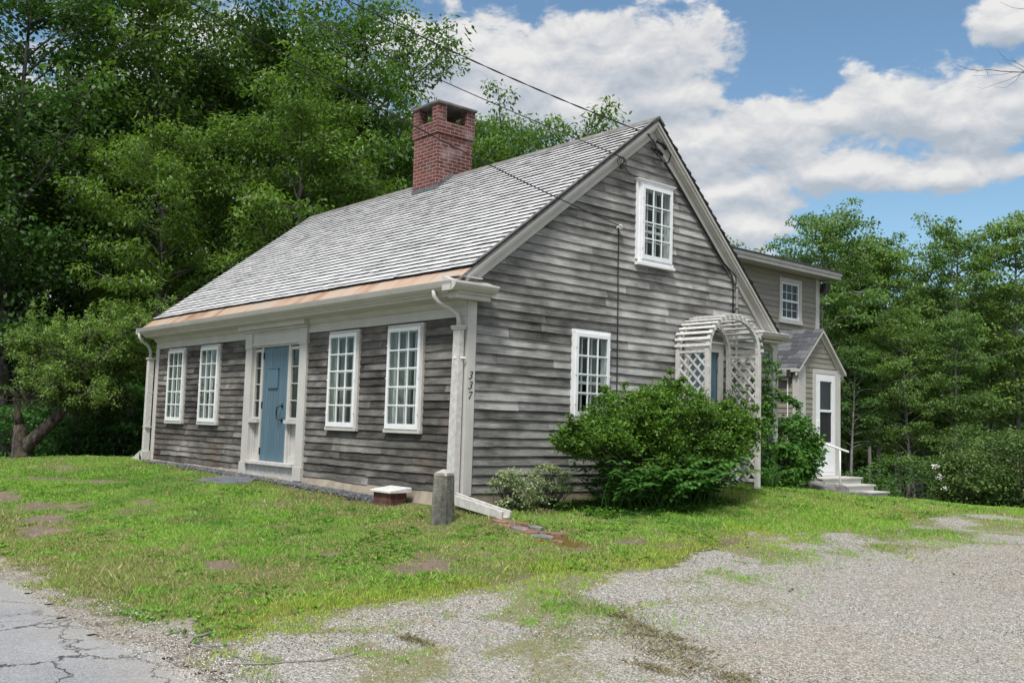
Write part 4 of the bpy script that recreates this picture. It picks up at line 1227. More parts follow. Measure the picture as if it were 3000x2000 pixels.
# its double-hung window
TE = lambda u, d, z: (XE + d, u, z)
wb = MB(TE); a, b, c, d_ = EW
wb.box(a, a + .085, -.02, .035, c + .09, d_ - .09); wb.box(b - .085, b, -.02, .035, c + .09, d_ - .09); wb.box(a, b, -.02, .035, d_ - .09, d_); wb.box(a - .015, b + .015, -.02, .05, c, c + .09)
ewn = wb.build('window', 'trim', house, bevel=.003); ewn['label'] = 'small double-hung upper window of the rear wing'
sb = MB(TE); a += .085; b -= .085; c += .09; d_ -= .09; zm = (c + d_) / 2
sb.box(a, a + .04, -.03, .02, c, d_); sb.box(b - .04, b, -.03, .02, c, d_); sb.box(a + .04, b - .04, -.03, .02, d_ - .04, d_); sb.box(a + .04, b - .04, -.03, .02, c, c + .045); sb.box(a + .04, b - .04, -.03, .022, zm - .022, zm + .022)
grid_bars(sb, a + .04, b - .04, zm + .022, d_ - .04, 3, 2, .012, -.018, -.006); grid_bars(sb, a + .04, b - .04, c + .045, zm - .022, 3, 2, .012, -.018, -.006)
sb.build('sash', 'white', ewn)
MB(TE).box(a + .03, b - .03, -.012, -.009, c + .03, d_ - .03).build('pane', 'glass', ewn)
curtains(ewn, TE, a, b, c, d_, -.14, 3, ((0, 1),)).data.materials[0] = M['screen']
# floodlight under the ell eave
fb = MB(); fb.box(XE + .03, XE + .09, YE + .05, YE + .22, 4.02, 4.06); fb.hexa([(XE + .0, YE + .06, 4.06), (XE + .12, YE + .06, 4.06), (XE + .12, YE + .26, 4.06), (XE + .0, YE + .26, 4.06), (XE + .02, YE + .08, 4.24), (XE + .16, YE + .08, 4.26), (XE + .16, YE + .28, 4.26), (XE + .02, YE + .28, 4.24)])
fb.build('floodlight', 'darkmetal', house)

# ---------------------------------------------------------------- entry porch
XP, PY0, PY1 = -1.185, 9.30, 10.81; PZ = 2.28; PM, PZR = 10.06, 3.02
psl = (PZR - PZ) / (PM - PY0)
TP = lambda u, d, z: (XP + d, u, z)
DP0, DP1, DPT, DPB = 9.90, 10.63, 2.11, .06
pm = MB(TP); pb = MB(TP)
def ulp(z):
    if z < 2.25: return (PY0 + .24, PY1 - .10)
    h = (PZR - .10 - z) / psl
    return (max(PY0 + .1, PM - h), min(PY1, PM + h))
clap(pm, pb, .04, 2.95, .104, ulp, [(DP0 - .10, DP1 + .09, .0, DPT + .10)], 19, lens=(3, 5), wav=.0005, d0=.014)
psd = MB(lambda u, d, z: (u, PY0 - d, z)); psb = MB(lambda u, d, z: (u, PY0 - d, z))
clap(psd, psb, .04, 2.25, .104, lambda z: (XE, XP - .11), [], 23, lens=(3, 5), wav=.0005, d0=.014)
b = len(pm.v); pm.v += psd.v; pm.f += [[b + i for i in f] for f in psd.f]; pm.m += psd.m; pm.r += psd.r
pm.build('porch_siding', 'ell', house)
b = len(pb.v); pb.v += psb.v; pb.f += [[b + i for i in f] for f in psb.f]; pb.m += psb.m; pb.r += psb.r
pb.add([(PM, -.006, 2.9)] * 3, [(0, 1, 2)])
pb.build('porch_sheathing', 'backing', house)
pw_ = MB(); pw_.box(XE, XP - .01, PY1 - .03, PY1 - .002, -.3, 2.3); pw_.box(XE, XP - .01, PY0 + .02, PY1 - .04, -.02, .04); pw_.box(XE + .02, XP, PY0 + .01, PY1 - .01, -.3, .035)
pw_.build('porch_wall', 'ell', house)
pc = MB()
pc.box(XP - .11, XP + .025, PY0 - .025, PY0, .0, 2.25); pc.box(XP, XP + .025, PY0, PY0 + .235, .0, 2.25)
pc.box(XP, XP + .025, PY1 - .10, PY1, .0, 2.25); pc.box(XP - .1, XP + .025, PY1, PY1 + .025, .0, 2.25)
halves(pc, 'porch_corner_board', 'trim', 10., 1)
pr_ = MB(); rg = random.Random(8)
def pz(y, h=0): return PZR - psl * abs(y - PM) + h
XPF = XP + .11
nC = 9
for sgn in (-1, 1):
    ye = PY0 - .11 if sgn < 0 else PY1 + .13
    for k in range(nC):
        y0 = ye + (PM - ye) * k / nC; y1 = ye + (PM - ye) * min(k + 1.15, nC) / nC
        x = XE + .03 - rg.uniform(0, .2)
        while x < XPF:
            w = rg.uniform(.12, .30); xa = max(x, XE + .03); xb = min(x + w, XPF); x += w
            if xb - xa < .01: continue
            pr_.add([(xa, y0, pz(y0, .006)), (xb, y0, pz(y0, .006)), (xb, y1, pz(y1, .006)), (xa, y1, pz(y1, .006)),
                     (xa, y0, pz(y0, .020)), (xb, y0, pz(y0, .020)), (xb, y1, pz(y1, .008)), (xa, y1, pz(y1, .008))], [(4, 5, 6, 7), (0, 1, 5, 4), (1, 2, 6, 5), (3, 0, 4, 7)], 0, rg.random())
pr_.build('porch_roof', 'slate', house)
pk = MB()
for sgn in (-1, 1):
    ye = PY0 - .10 if sgn < 0 else PY1 + .12
    pk.hexa([(XE, ye, pz(ye, -.02)), (XPF - .01, ye, pz(ye, -.02)), (XPF - .01, PM, PZR - .02), (XE, PM, PZR - .02), (XE, ye, pz(ye, .0)), (XPF - .01, ye, pz(ye, .0)), (XPF - .01, PM, PZR), (XE, PM, PZR)])
    for x0, x1, h0, h1 in ((XP + .001, XP + .035, -.155, -.022), (XP + .035, XPF - .005, -.075, -.021)):
        pk.hexa([(x0, ye, pz(ye, h0)), (x1, ye, pz(ye, h0)), (x1, PM, PZR + h0), (x0, PM, PZR + h0), (x0, ye, pz(ye, h1)), (x1, ye, pz(ye, h1)), (x1, PM, PZR + h1), (x0, PM, PZR + h1)])
pk.build('porch_rake_board', 'trim', house)
pe = MB(); pe.box(XE, XP + .04, PY0 - .11, PY0 - .09, 2.10, 2.18); pe.box(XE, XP + .03, PY0 - .09, PY0 + .0, 2.14, 2.155)
pe.box(XE, XP + .03, PY1 + .10, PY1 + .12, 2.08, 2.18); pe.box(XP, XP + .03, PY1, PY1 + .10, 2.08, 2.20)
halves(pe, 'porch_eave', 'trim', 10., 1)
# storm door
pf = MB(TP); pf.box(DP0 - .09, DP0, -.02, .03, .04, DPT + .09); pf.box(DP1, DP1 + .08, -.02, .03, .04, DPT + .09); pf.box(DP0, DP1, -.02, .03, DPT, DPT + .09)
pfr = pf.build('porch_door_frame', 'trim', house, bevel=.003)
H = DPT; DW = DP1 - DP0
sdm = MB(TP); g0, g1 = DP0 + DW * .22, DP0 + DW * .83
sdm.box(DP0 + .004, g0, -.012, .024, DPB, H - .005); sdm.box(g1, DP1 - .004, -.012, .024, DPB, H - .005)
for z0, z1 in ((DPB, .72), (1.335, 1.385), (1.96, H - .005)): sdm.box(g0, g1, -.012, .024, z0, z1)
sdm.box(DP0 + .06, DP1 - .06, .024, .030, .12, .66)
pdoor = sdm.build('storm_door', 'white', house, bevel=.003)
MB(TP).box(g0 - .004, g1 + .004, .004, .008, 1.38, 1.965).build('pane', 'glass', pdoor)
MB(TP).box(g0 - .004, g1 + .004, -.002, .002, .715, 1.34).build('door_screen', 'screen', pdoor)
MB(TP).box(DP0 + .002, DP1 - .002, -.08, -.05, DPB, H).build('inner_door', 'dark', pdoor)
hd = MB(TP); hd.tube([(DP0 + .07, .024, 1.17), (DP0 + .07, .06, 1.15), (DP0 + .07, .06, 1.03), (DP0 + .07, .024, 1.01)], .009, 8); hd.box(DP0 + .05, DP0 + .09, .022, .032, .96, 1.22)
hd.build('door_handle', 'white', pdoor)
MB(TP).box(DP0 - .01, DP1 + .01, -.02, .05, .035, .06).build('door_sill', 'trim', pfr)
# wall lamp and conduit on the porch side
lm = MB(); lm.box(-1.56, -1.27, 9.17, 9.285, 2.07, 2.085); lm.box(-1.50, -1.30, 9.20, 9.28, 1.985, 2.0)
lamp = MB(); lamp.box(-1.575, -1.285, 9.18, 9.275, 1.99, 2.15)
lmp = lamp.build('wall_lamp', 'darkmetal', house, bevel=.012)
la = MB(); la.box(-1.565, -1.36, 9.135, 9.18, 2.0, 2.14); la.build('lamp_cover', 'metal', lmp, bevel=.02)
MB().box(-1.50, -1.38, 9.20, 9.28, 1.94, 1.99).build('lamp_bracket', 'trim', lmp)
cdt = MB(); cdt.tube([(-1.40, 9.265, 1.96), (-1.40, 9.265, .0)], .011, 8)
for z in (1.75, 1.1): cdt.tube([(-1.40, 9.265, z), (-1.40, 9.265, z - .03)], .015, 8)
cdt.build('conduit', 'white', house)

# ---------------------------------------------------------------- service cables fixed to the gable
def cable(name, pts, r, parent, mat='wire', n=6, sub=0):
    mb = MB(); mb.tube(pts, r, n); return mb.build(name, mat, parent, smooth=True)
mast = MB(TG)
mast.tube([(3.44, .10, 5.24), (3.50, .17, 5.19), (3.60, .15, 5.14)], .030, 10); mast.tube([(3.36, .08, 5.12), (3.47, .12, 5.09), (3.56, .11, 5.04)], .028, 10)
mast.tube([(3.60, .15, 5.16), (3.68, .18, 5.05), (3.69, .13, 4.95), (3.64, .09, 4.92)], .012, 6)
mast.tube([(3.30, .12, 5.10), (3.40, .10, 5.05), (3.52, .10, 5.0), (3.6, .08, 4.97)], .010, 6)
mast.tube([(3.20, .13, 5.28), (3.32, .17, 5.16), (3.36, .17, 5.06), (3.45, .12, 5.02)], .010, 6)
mast.build('service_entrance', 'wire', house, smooth=True)
def rk_y(y, off): return (y, .055, rz(y) - off)
for q, off in enumerate((.30, .325)):
    pts = [(3.64, .09, 4.95 - .02 * q)] + [rk_y(y, off) for y in (3.95, 4.4, 4.8, 5.1)] + [(5.42 + .1 * q, .055, 3.42), (5.46 + .085 * q, .05, 3.25), (5.46 + .085 * q, .05, 2.6)]
    mb = MB(TG); mb.tube(pts, .013 if q == 0 else .010, 6); mb.build('service_cable', 'wire', house, smooth=True)
mb = MB(TG); mb.tube([(5.555, .055, 3.30), (5.555, .055, .35)], .022, 8)
for z in (3.25, 2.9, 2.3, 1.6): mb.tube([(5.555, .055, z + .015), (5.555, .055, z - .015)], .030, 8)
mb.build('electric_conduit', 'ridge', house, smooth=True)
mb = MB(TG); mb.tube([(5.6, .03, 1.03), (5.6, .12, 1.03)], .11, 16); mb.box(5.44, 5.76, .02, .06, .85, 1.2)
mb.build('electric_meter', 'metal', house)
mb = MB(TG); mb.tube([(2.696, .02, 3.79), (2.696, .07, 3.80)], .026, 10); mb.tube([(2.696, .07, 3.80), (2.696, .085, 3.80)], .036, 12); mb.tube([(2.696, .085, 3.80), (2.696, .10, 3.80)], .024, 10)
mb.build('insulator', 'white', house, smooth=False)
rg = random.Random(2); pts = [(2.66, .06, 3.79)]
for i in range(14): pts.append((2.700 + .0025 * i + rg.uniform(-.004, .004), .04, 3.76 - i * .225))
mb = MB(TG); mb.tube(pts, .0085, 6); mb.build('drop_cable', 'wire', house, smooth=True)
mb = MB(TG)
for k in range(3):
    pts = [(2.56 + .03 * k + .055 * math.cos(t), .18 + .015 * math.sin(t * 2 + k), 4.70 + .085 * math.sin(t) + .01 * k) for t in np.linspace(0, 2 * math.pi, 19)]
    mb.tube(pts, .0055, 5, cap=False)
mb.tube([(2.44, .19, 4.80), (2.55, .19, 4.79), (2.68, .17, 4.78), (2.70, .08, 4.72)], .008, 5)
mb.tube([(2.70, .08, 4.72), (2.9, .05, 4.64), (3.2, .04, 4.60), (3.6, .035, 4.57), (3.95, .035, 4.58)], .006, 5)
mb.build('cable_coil', 'wire', house, smooth=True)

# ============================================================ THINGS ROUND THE HOUSE
def g_(x, y): return float(gz(x, y))
# ---------------------------------------------------------------- porch steps
st = thing('porch_steps', (-.75, 10.2, -.35), 'flight of three pale grey painted wooden steps below the storm door of the entry porch', 'steps')
for k, (x0, x1, zt) in enumerate(((XP + .03, -.76, .035), (-.76, -.48, -.095), (-.48, -.19, -.215))):
    mb = MB(); mb.box(x0 - .01, x1 + .03, 9.46, 10.97, zt - .03, zt); mb.build('tread', 'white_worn' if k == 9 else 'trim', st, bevel=.004)
    mb = MB(); mb.box(x1 - .02, x1, 9.49, 10.94, -.48, zt - .031); mb.box(x0, x1 - .021, 10.91, 10.94, -.48, zt - .031); mb.box(x0, x1 - .021, 9.49, 9.52, -.48, zt - .031)
    mb.build('riser', 'trim', st)
hr = MB(); hr.tube([(XP + .02, 9.52, .82), (XP + .12, 9.52, .80), (-.22, 9.52, .56)], .020, 10); hr.tube([(-.40, 9.52, .60), (-.40, 9.52, -.3)], .015, 8)
hr.build('handrail', 'white', st, smooth=True)

# ---------------------------------------------------------------- garden arbor
AX0, AX1, AY0, AY1, AZ = .10, .655, 4.03, 5.30, 2.10
arb = thing('garden_arbor', (.35, 4.66, 0), 'weathered pale grey lattice arbor with an arched slatted top standing before the side door', 'arbor')
for (x, y) in ((AX0, AY0), (AX0, AY1), (AX1, AY0), (AX1, AY1)):
    MB().box(x - .035, x + .035, y - .035, y + .035, g_(x, y) + (.02 if x < .3 else -.02), AZ).build('post', 'trim_worn', arb, bevel=.004)
AM, AR, AH = (AY0 + AY1) / 2, (AY1 - AY0) / 2 + .02, .43
def arcp(t, k=0.): return (AM - (AR + k) * math.cos(t), AZ + (AH + .12 + k) * math.sin(t) ** .92)
for x in (AX0, AX1):
    mb = MB(); n = 18
    for i in range(n):
        t0, t1 = math.pi * i / n, math.pi * (i + 1) / n
        a0, a1, b0, b1 = arcp(t0), arcp(t1), arcp(t0, -.06), arcp(t1, -.06)
        mb.hexa([(x - .03, b0[0], b0[1]), (x + .03, b0[0], b0[1]), (x + .03, a0[0], a0[1]), (x - .03, a0[0], a0[1]), (x - .03, b1[0], b1[1]), (x + .03, b1[0], b1[1]), (x + .03, a1[0], a1[1]), (x - .03, a1[0], a1[1])], 0, .5)
    mb.build('arch', 'trim_worn', arb)
rg = random.Random(6)
for i in range(19):
    t = math.pi * (i + .5) / 19; y, z = arcp(t, .012); tx, tz = math.sin(t), math.cos(t)
    l = math.hypot(AR * tx, AH * tz); ty_, tz_ = AR * tx / l, AH * tz / l
    w = .022; nn = (-tz_, ty_)
    e0 = rg.uniform(-.02, .01); e1 = rg.uniform(-.01, .02)
    mb = MB()
    P = [(AX0 - .05 + e0, -1), (AX1 + .055 + e1, -1), (AX1 + .055 + e1, 1), (AX0 - .05 + e0, 1)]
    mb.hexa([(px, y + s * w * ty_ - 0 * nn[0], z + s * w * tz_) for px, s in P] + [(px, y + s * w * ty_ + .014 * nn[0], z + s * w * tz_ + .014 * nn[1]) for px, s in P])
    mb.build('slat', 'white_worn', arb)
for y in (AY0, AY1):
    x0, x1, z0, z1 = AX0 + .035, AX1 - .035, g_(.4, y) + .14, AZ - .06
    MB().box(x0, x1, y - .02, y + .02, z1, z1 + .045).build('rail', 'trim_worn', arb, bevel=.003)
    MB().box(x0, x1, y - .02, y + .02, z0 - .05, z0).build('rail', 'trim_worn', arb, bevel=.003)
    for sgn in (-1, 1):
        lt = MB(); W2 = x1 - x0; c = -W2
        while c < (z1 - z0):
            # line z = z0 + c + s*(x-x0) (s=+1) or z = z0 + c + W2 - (x-x0)
            ta = max(0, -c); tb = min(W2, z1 - z0 - c)
            if tb - ta > .03:
                def P(t): return (x0 + t, z0 + c + t) if sgn > 0 else (x1 - t, z0 + c + t)
                (xa, za), (xb, zb) = P(ta), P(tb); w = .012; dy = y + .004 * sgn + (.003 if sgn > 0 else -.003)
                nx_ = (-w if sgn > 0 else w); 
                lt.hexa([(xa - nx_, dy - .004, za - w), (xb - nx_, dy - .004, zb - w), (xb - nx_, dy + .004, zb - w), (xa - nx_, dy + .004, za - w),
                         (xa + nx_, dy - .004, za + w), (xb + nx_, dy - .004, zb + w), (xb + nx_, dy + .004, zb + w), (xa + nx_, dy + .004, za + w)])
            c += .170
        lt.build('lattice', 'trim_worn', arb)

# ---------------------------------------------------------------- concrete post
px_, py_ = .47, -.66; pz_ = g_(px_, py_) - .05
mb = MB(); rot = rad(18)
ring = []
for z, w, c in ((pz_, .106, .018), (pz_ + .25, .103, .018), (pz_ + .615, .095, .022), (pz_ + .645, .085, .024), (pz_ + .685, .012, .004)):
    r_ = []
    for (sx, sy) in ((-1, -1), (1, -1), (1, 1), (-1, 1)):
        for q in ((sx * w, sy * (w - c)), (sx * (w - c), sy * w)) if sx * sy < 0 else ((sx * (w - c), sy * w), (sx * w, sy * (w - c))):
            r_.append(q)
    an = sorted(r_, key=lambda q: math.atan2(q[1], q[0]))
    ring.append([(px_ + a * math.cos(rot) - b * math.sin(rot), py_ + a * math.sin(rot) + b * math.cos(rot), z) for a, b in an])
vs = [p for r_ in ring for p in r_]; fs = []
for i in range(len(ring) - 1):
    for k in range(8): fs.append((i * 8 + k, i * 8 + (k + 1) % 8, (i + 1) * 8 + (k + 1) % 8, (i + 1) * 8 + k))
fs.append(tuple(range(len(vs) - 8, len(vs))))
mb.add(vs, fs)
po = mb.build('stone_post', 'post', None)
tag(po, 'short square grey concrete post with a pyramid top on the lawn at the house corner', 'post')

# ---------------------------------------------------------------- brick vent with lid
vg = g_(-1.2, -.3)
vt = thing('brick_vent', (-1.2, -.25, vg), 'small brick vent box with a sloping white lid against the foundation', 'vent box')
MB().box(-1.41, -1.0, -.40, -.15, -.26, -.052).build('brick_base', 'vent_brick', vt, bevel=.006)
mb = MB(); mb.hexa([(-1.45, -.44, -.050), (-.96, -.44, -.050), (-.96, -.10, -.046), (-1.45, -.10, -.046), (-1.45, -.44, -.022), (-.96, -.44, -.022), (-.96, -.10, .022), (-1.45, -.10, .022)])
mb.build('lid', 'white_worn', vt, bevel=.004)

# ---------------------------------------------------------------- slate slab, path stones, rocks
def blob_stone(name, cx, cy, rx_, ry_, h, seed, mat, label, cat, group=None, n=9, sink=.02, flat=.85, zc=None):
    rg = random.Random(seed); mb = MB(); z0 = (g_(cx, cy) if zc is None else zc)
    a0 = rg.uniform(0, 6); rad_ = [rg.uniform(.78, 1.08) for _ in range(n)]
    rings = []
    for (f, z) in ((1.0, -sink), (1.02, h * .35), (.93, h * .85), (flat * .8, h)):
        rings.append([(cx + rx_ * rad_[k] * f * math.cos(a0 + 2 * math.pi * k / n) + rg.uniform(-.04, .04) * rx_, cy + ry_ * rad_[k] * f * math.sin(a0 + 2 * math.pi * k / n) + rg.uniform(-.04, .04) * ry_, z0 + z + rg.uniform(-.12, .12) * h) for k in range(n)])
    vs = [p for r_ in rings for p in r_]; fs = []
    for i in range(3):
        for k in range(n): fs.append((i * n + k, i * n + (k + 1) % n, (i + 1) * n + (k + 1) % n, (i + 1) * n + k))
    b = len(vs); vs.append((cx, cy, z0 + h * 1.0)); 
    for k in range(n): fs.append((3 * n + k, 3 * n + (k + 1) % n, b))
    mb.add(vs, fs)
    o = mb.build(name, mat, None, bevel=.004)
    return tag(o, label, cat, group)
mb = MB(); sb_ = [(x, y) for x, y in SLAB]; n = len(sb_)
vs = [(x, y, g_(x, y) - .03) for x, y in sb_] + [(x, y, g_(x, y) + .035) for x, y in sb_]
mb.add(vs, [tuple(range(n))[::-1], tuple(range(n, 2 * n))] + [(i, (i + 1) % n, n + (i + 1) % n, n + i) for i in range(n)])
tag(mb.build('stepping_slab', 'slabrock', None, bevel=.008), 'flat dark slate slab lying in the grass before the blue front door', 'stone slab')
spec = [(.98, -.20, .17, .10, 'redstone', 'worn red brick slab nearest the end of the white water trough', 'brick'),
        (1.20, -.33, .14, .08, 'redstone', 'red brick fragment on the road side of the path below the trough', 'brick'),
        (1.24, -.12, .10, .06, 'redstone', 'small red brick chip on the house side of the path below the trough', 'brick'),
        (1.42, -.30, .13, .08, 'greystone', 'small grey flat stone midway along the brick path', 'paving stone'),
        (1.50, -.12, .12, .075, 'greystone', 'brownish grey flat stone on the house side of the brick path', 'paving stone'),
        (1.64, -.34, .16, .10, 'redstone', 'broad worn red brick in the middle of the path', 'brick'),
        (1.86, -.38, .18, .09, 'greystone', 'bluish grey flat stone near the mossy end of the brick path', 'paving stone'),
        (1.86, -.17, .15, .08, 'redstone', 'reddish brick beside the moss at the far end of the path', 'brick'),
        (2.16, -.42, .09, .05, 'redstone', 'lone small red brick sunk in the moss', 'brick')]
for i, (x, y, a, b, m_, l, c) in enumerate(spec): blob_stone('path_stone', x, y, a, b, .022, 40 + i, m_, l, c, 'stones of the little path from the water trough', n=7)
for i, (x, y, a, b, h, l) in enumerate([(-.42, 8.75, .42, .26, .20, 'long low grey rock under the leafy shrub left of the porch steps'), (-.30, 9.22, .30, .20, .22, 'upright rounded grey rock beside the lowest porch step'),
                                       (-.05, 9.62, .25, .18, .12, 'small flat grey rock in front of the lowest porch step'), (-.70, 9.1, .30, .2, .26, 'grey rock tucked behind the others against the steps')]):
    blob_stone('garden_rock', x, y, a, b, h, 70 + i, 'rock', l, 'rock', 'rocks beside the porch steps', n=8, sink=.08, flat=.7)

# slate chips along the foundation: loose stones nobody could count
def chips(name, x, y, size, mat, zoff=.0, seed=1, flat=.5):
    R_ = np.random.default_rng(seed); n = len(x)
    base = np.array([[1, 0, 0], [0, 1, 0], [-1, 0, 0], [0, -1, 0], [.2, .1, 1], [0, 0, -1]], float)
    fc = np.array([[0, 1, 4], [1, 2, 4], [2, 3, 4], [3, 0, 4], [1, 0, 5], [2, 1, 5], [3, 2, 5], [0, 3, 5]])
    jit = R_.uniform(.55, 1.25, (n, 6, 1)); an = R_.uniform(0, 2 * np.pi, n); sc = size * R_.uniform(.6, 1.5, n)
    V = base[None] * jit; V[..., 0] *= R_.uniform(.8, 1.5, (n, 1)); V[..., 2] *= flat
    c, s = np.cos(an)[:, None], np.sin(an)[:, None]
    X = V[..., 0] * c - V[..., 1] * s; Y = V[..., 0] * s + V[..., 1] * c
    tl = R_.uniform(-.4, .4, (n, 1)); Z = V[..., 2] + X * tl
    V = np.stack([X, Y, Z], -1) * sc[:, None, None]
    z = gz(x, y) + zoff
    V += np.stack([x, y, z], -1)[:, None, :]
    F = (np.arange(n)[:, None, None] * 6 + fc[None]).reshape(-1, 3)
    return npmesh(name, V.reshape(-1, 3), F, mat, np.repeat(R_.random(n), 8))
R5 = np.random.default_rng(5)
cx = R5.uniform(-9.7, -1.1, 9000); cy = -.10 - np.abs(R5.normal(0, .11, 9000))
k = (cy > -.55 - .1 * np.sin(cx * 2.)) & ~((cx > -1.46) & (cx < -.9))
tag(chips('gravel_strip', cx[k], cy[k], .020, 'chips', .012, 5), 'strip of dark slate chips along the front foundation', 'gravel', kind='stuff')
# loose pebbles over the near part of the driveway and shoulder
cx = np.concatenate([R5.uniform(2.7, 8.6, 60000), R5.uniform(-1.5, 4, 5000)]); cy = np.concatenate([R5.uniform(-5.1, 6.5, 60000), R5.uniform(-5.15, -4.6, 5000)])
dcm = np.hypot(cx - CAM_LOC[0], cy - CAM_LOC[1])
k = (inpoly(cx, cy, DRIVE) | (cy < -4.6)) & (R5.random(len(cx)) < np.clip(7. / dcm, .12, 1) ** 2)
tag(chips('loose_gravel', cx[k], cy[k], .0058, 'pebble', .012, 6, .7), 'loose pale pebbles scattered over the gravel driveway', 'gravel', kind='stuff')

# dried clippings on the driveway
R7 = np.random.default_rng(17)
cl = [(4.72, -2.05, .08, .05), (4.95, -2.18, .10, .08), (5.10, -2.08, .06, .05), (5.34, -2.46, .11, .07), (5.32, -2.22, .10, .04), (5.66, -2.52, .12, .10), (5.92, -2.50, .08, .06), (4.40, -1.95, .12, .03), (5.50, -2.75, .12, .04), (5.2, -2.3, .25, .15), (4.0, -3.55, .12, .03)]
bx = np.concatenate([R7.normal(a, sx, int(3000 * sx)) for a, b, sx, sy in cl]); by = np.concatenate([R7.normal(b, sy, int(3000 * sx)) for a, b, sx, sy in cl])
n = len(bx); tn = np.array([.36, .32, .20]) * R7.uniform(.35, 1.2, n)[:, None]; tn[R7.random(n) < .15] = (.10, .09, .045)
tag(blades('grass_clippings', bx, by, R7.uniform(.008, .035, n), R7.uniform(.004, .009, n), tn, lean=2.5, zf=lambda x, y: gz(x, y) + .014), 'matted heap of dried grass clippings lying on the gravel driveway', 'grass clippings', kind='stuff')

# leaves blown over the gravel and a few buttercups in the lawn
R8 = np.random.default_rng(81); n = 130
x = np.concatenate([R8.uniform(2.8, 8.0, n), R8.uniform(.5, 3., 25)]); y = np.concatenate([R8.uniform(-5, 5, n), R8.uniform(-4.9, -.8, 25)]); n = len(x); a = R8.uniform(0, 6.28, n)
z_leaf = gz(x, y) + .022
LITTER = (x, y, z_leaf, a, n)

# twigs on the shoulder
def twig(pts, r0, label):
    mb = MB(); P = [(x, y, g_(x, y) + h) for x, y, h in pts]; n = len(P)
    mb.tube(P, [r0 * (1 - .75 * i / (n - 1)) for i in range(n)], 6)
    q = P[n // 2]; mb.tube([q, (q[0] + .09, q[1] + .10, q[2] + .012), (q[0] + .15, q[1] + .13, q[2] + .004)], [r0 * .5, r0 * .35, r0 * .2], 5)
    tag(mb.build('fallen_twig', 'twig', None, smooth=True), label, 'twig', 'fallen twigs by the road')
twig([(2.86, -4.50, .012), (2.94, -4.68, .02), (3.06, -4.76, .014), (3.22, -4.74, .022), (3.42, -4.66, .013), (3.60, -4.66, .02), (3.78, -4.60, .012)], .011, 'curved grey twig lying on the sandy shoulder left of the driveway')
twig([(3.72, -4.74, .012), (3.86, -4.62, .022), (3.92, -4.45, .016), (4.02, -4.30, .02), (4.06, -4.14, .024), (4.02, -4.02, .012)], .008, 'long thin twig lying across the gravel near the road edge')

# ---------------------------------------------------------------- overhead wires
def wire(P0, P1, sag, r, label, twist=0):
    a = Vector(P0); b = Vector(P1); n = 40
    pts = []
    for i in range(n + 1):
        t = i / n; p = a.lerp(b, t); p.z -= sag * 4 * t * (1 - t); pts.append(p)
    mb = MB()
    if twist:
        for s in (0, math.pi):
            q = []
            for i in range(241):
                t = i / 240; p = a.lerp(b, t); p.z -= sag * 4 * t * (1 - t); w = t * (b - a).length * 9 + s
                q.append(p + Vector((0, math.cos(w), math.sin(w))) * r * .8)
            mb.tube(q, r * .75, 5)
    else: mb.tube(pts, r, 6)
    o = mb.build('utility_wire', 'wire', None, smooth=True)
    tag(o, label, 'wire', 'overhead wires running to the gable')
wire((.10, 2.70, 3.80), (2.54, -8.61, 5.09), .22, .0070, 'lowest overhead wire, crossing in front of the chimney to the insulator on the gable')
wire((.20, 2.44, 4.80), (-5.72, -8.05, 9.82), .35, .0065, 'thin middle overhead wire ending at the coil on the rake board')
wire((.16, 3.22, 5.27), (-5.14, -7.44, 10.27), .5, .0085, 'topmost twisted overhead cable running to the peak of the gable', twist=1)

# ============================================================ VEGETATION
def leafmesh(name, P, ax, nrm, L, W, mat, rnd, parent=None, local=False, fold=.0, mid=.45):
    """kite-shaped leaves: P base (n,3), ax axis, nrm normal"""
    ax = ax / (np.linalg.norm(ax, axis=1, keepdims=True) + 1e-9)
    sd = np.cross(ax, nrm); sd /= (np.linalg.norm(sd, axis=1, keepdims=True) + 1e-9)
    up = np.cross(sd, ax)
    L = L[:, None]; W = W[:, None]
    V = np.stack([P, P + ax * L * mid + sd * W * .5 + up * W * fold, P + ax * L - up * L * .08, P + ax * L * mid - sd * W * .5 + up * W * fold], 1).reshape(-1, 3)
    F = np.arange(len(P))[:, None] * 4 + np.array([[0, 1, 2, 3]])
    return npmesh(name, V, F, mat, rnd, parent, local=local)

def clump_leaves(R, C, rad_, per, L, W, droop=.35, flat=.45, spray=True):
    """C centres (m,3), rad_ (m,), returns leaf arrays"""
    m = len(C); n = m * per
    idx = np.repeat(np.arange(m), per)
    q = R.normal(0, 1, (n, 3)); q /= np.linalg.norm(q, axis=1, keepdims=True); q *= (R.random((n, 1)) ** .45)
    q[:, 2] *= flat
    P = C[idx] + q * rad_[idx][:, None]
    # droop towards the rim, like a spray of foliage
    rr_ = np.hypot(q[:, 0], q[:, 1]); P[:, 2] -= droop * .35 * rr_ ** 2 * rad_[idx]
    ax = np.stack([q[:, 0], q[:, 1], np.zeros(n)], -1) + R.normal(0, .55, (n, 3)); ax[:, 2] -= droop
    nr = np.stack([R.normal(0, .45, n), R.normal(0, .45, n), np.ones(n)], -1) + q * .5
    cr = R.random(m)
    rnd = np.clip(.15 + .45 * cr[idx] + .30 * R.random(n) + .12 * q[:, 2], 0, 1)
    return P, ax, nr, L * R.uniform(.6, 1.3, n), W * R.uniform(.6, 1.3, n), rnd

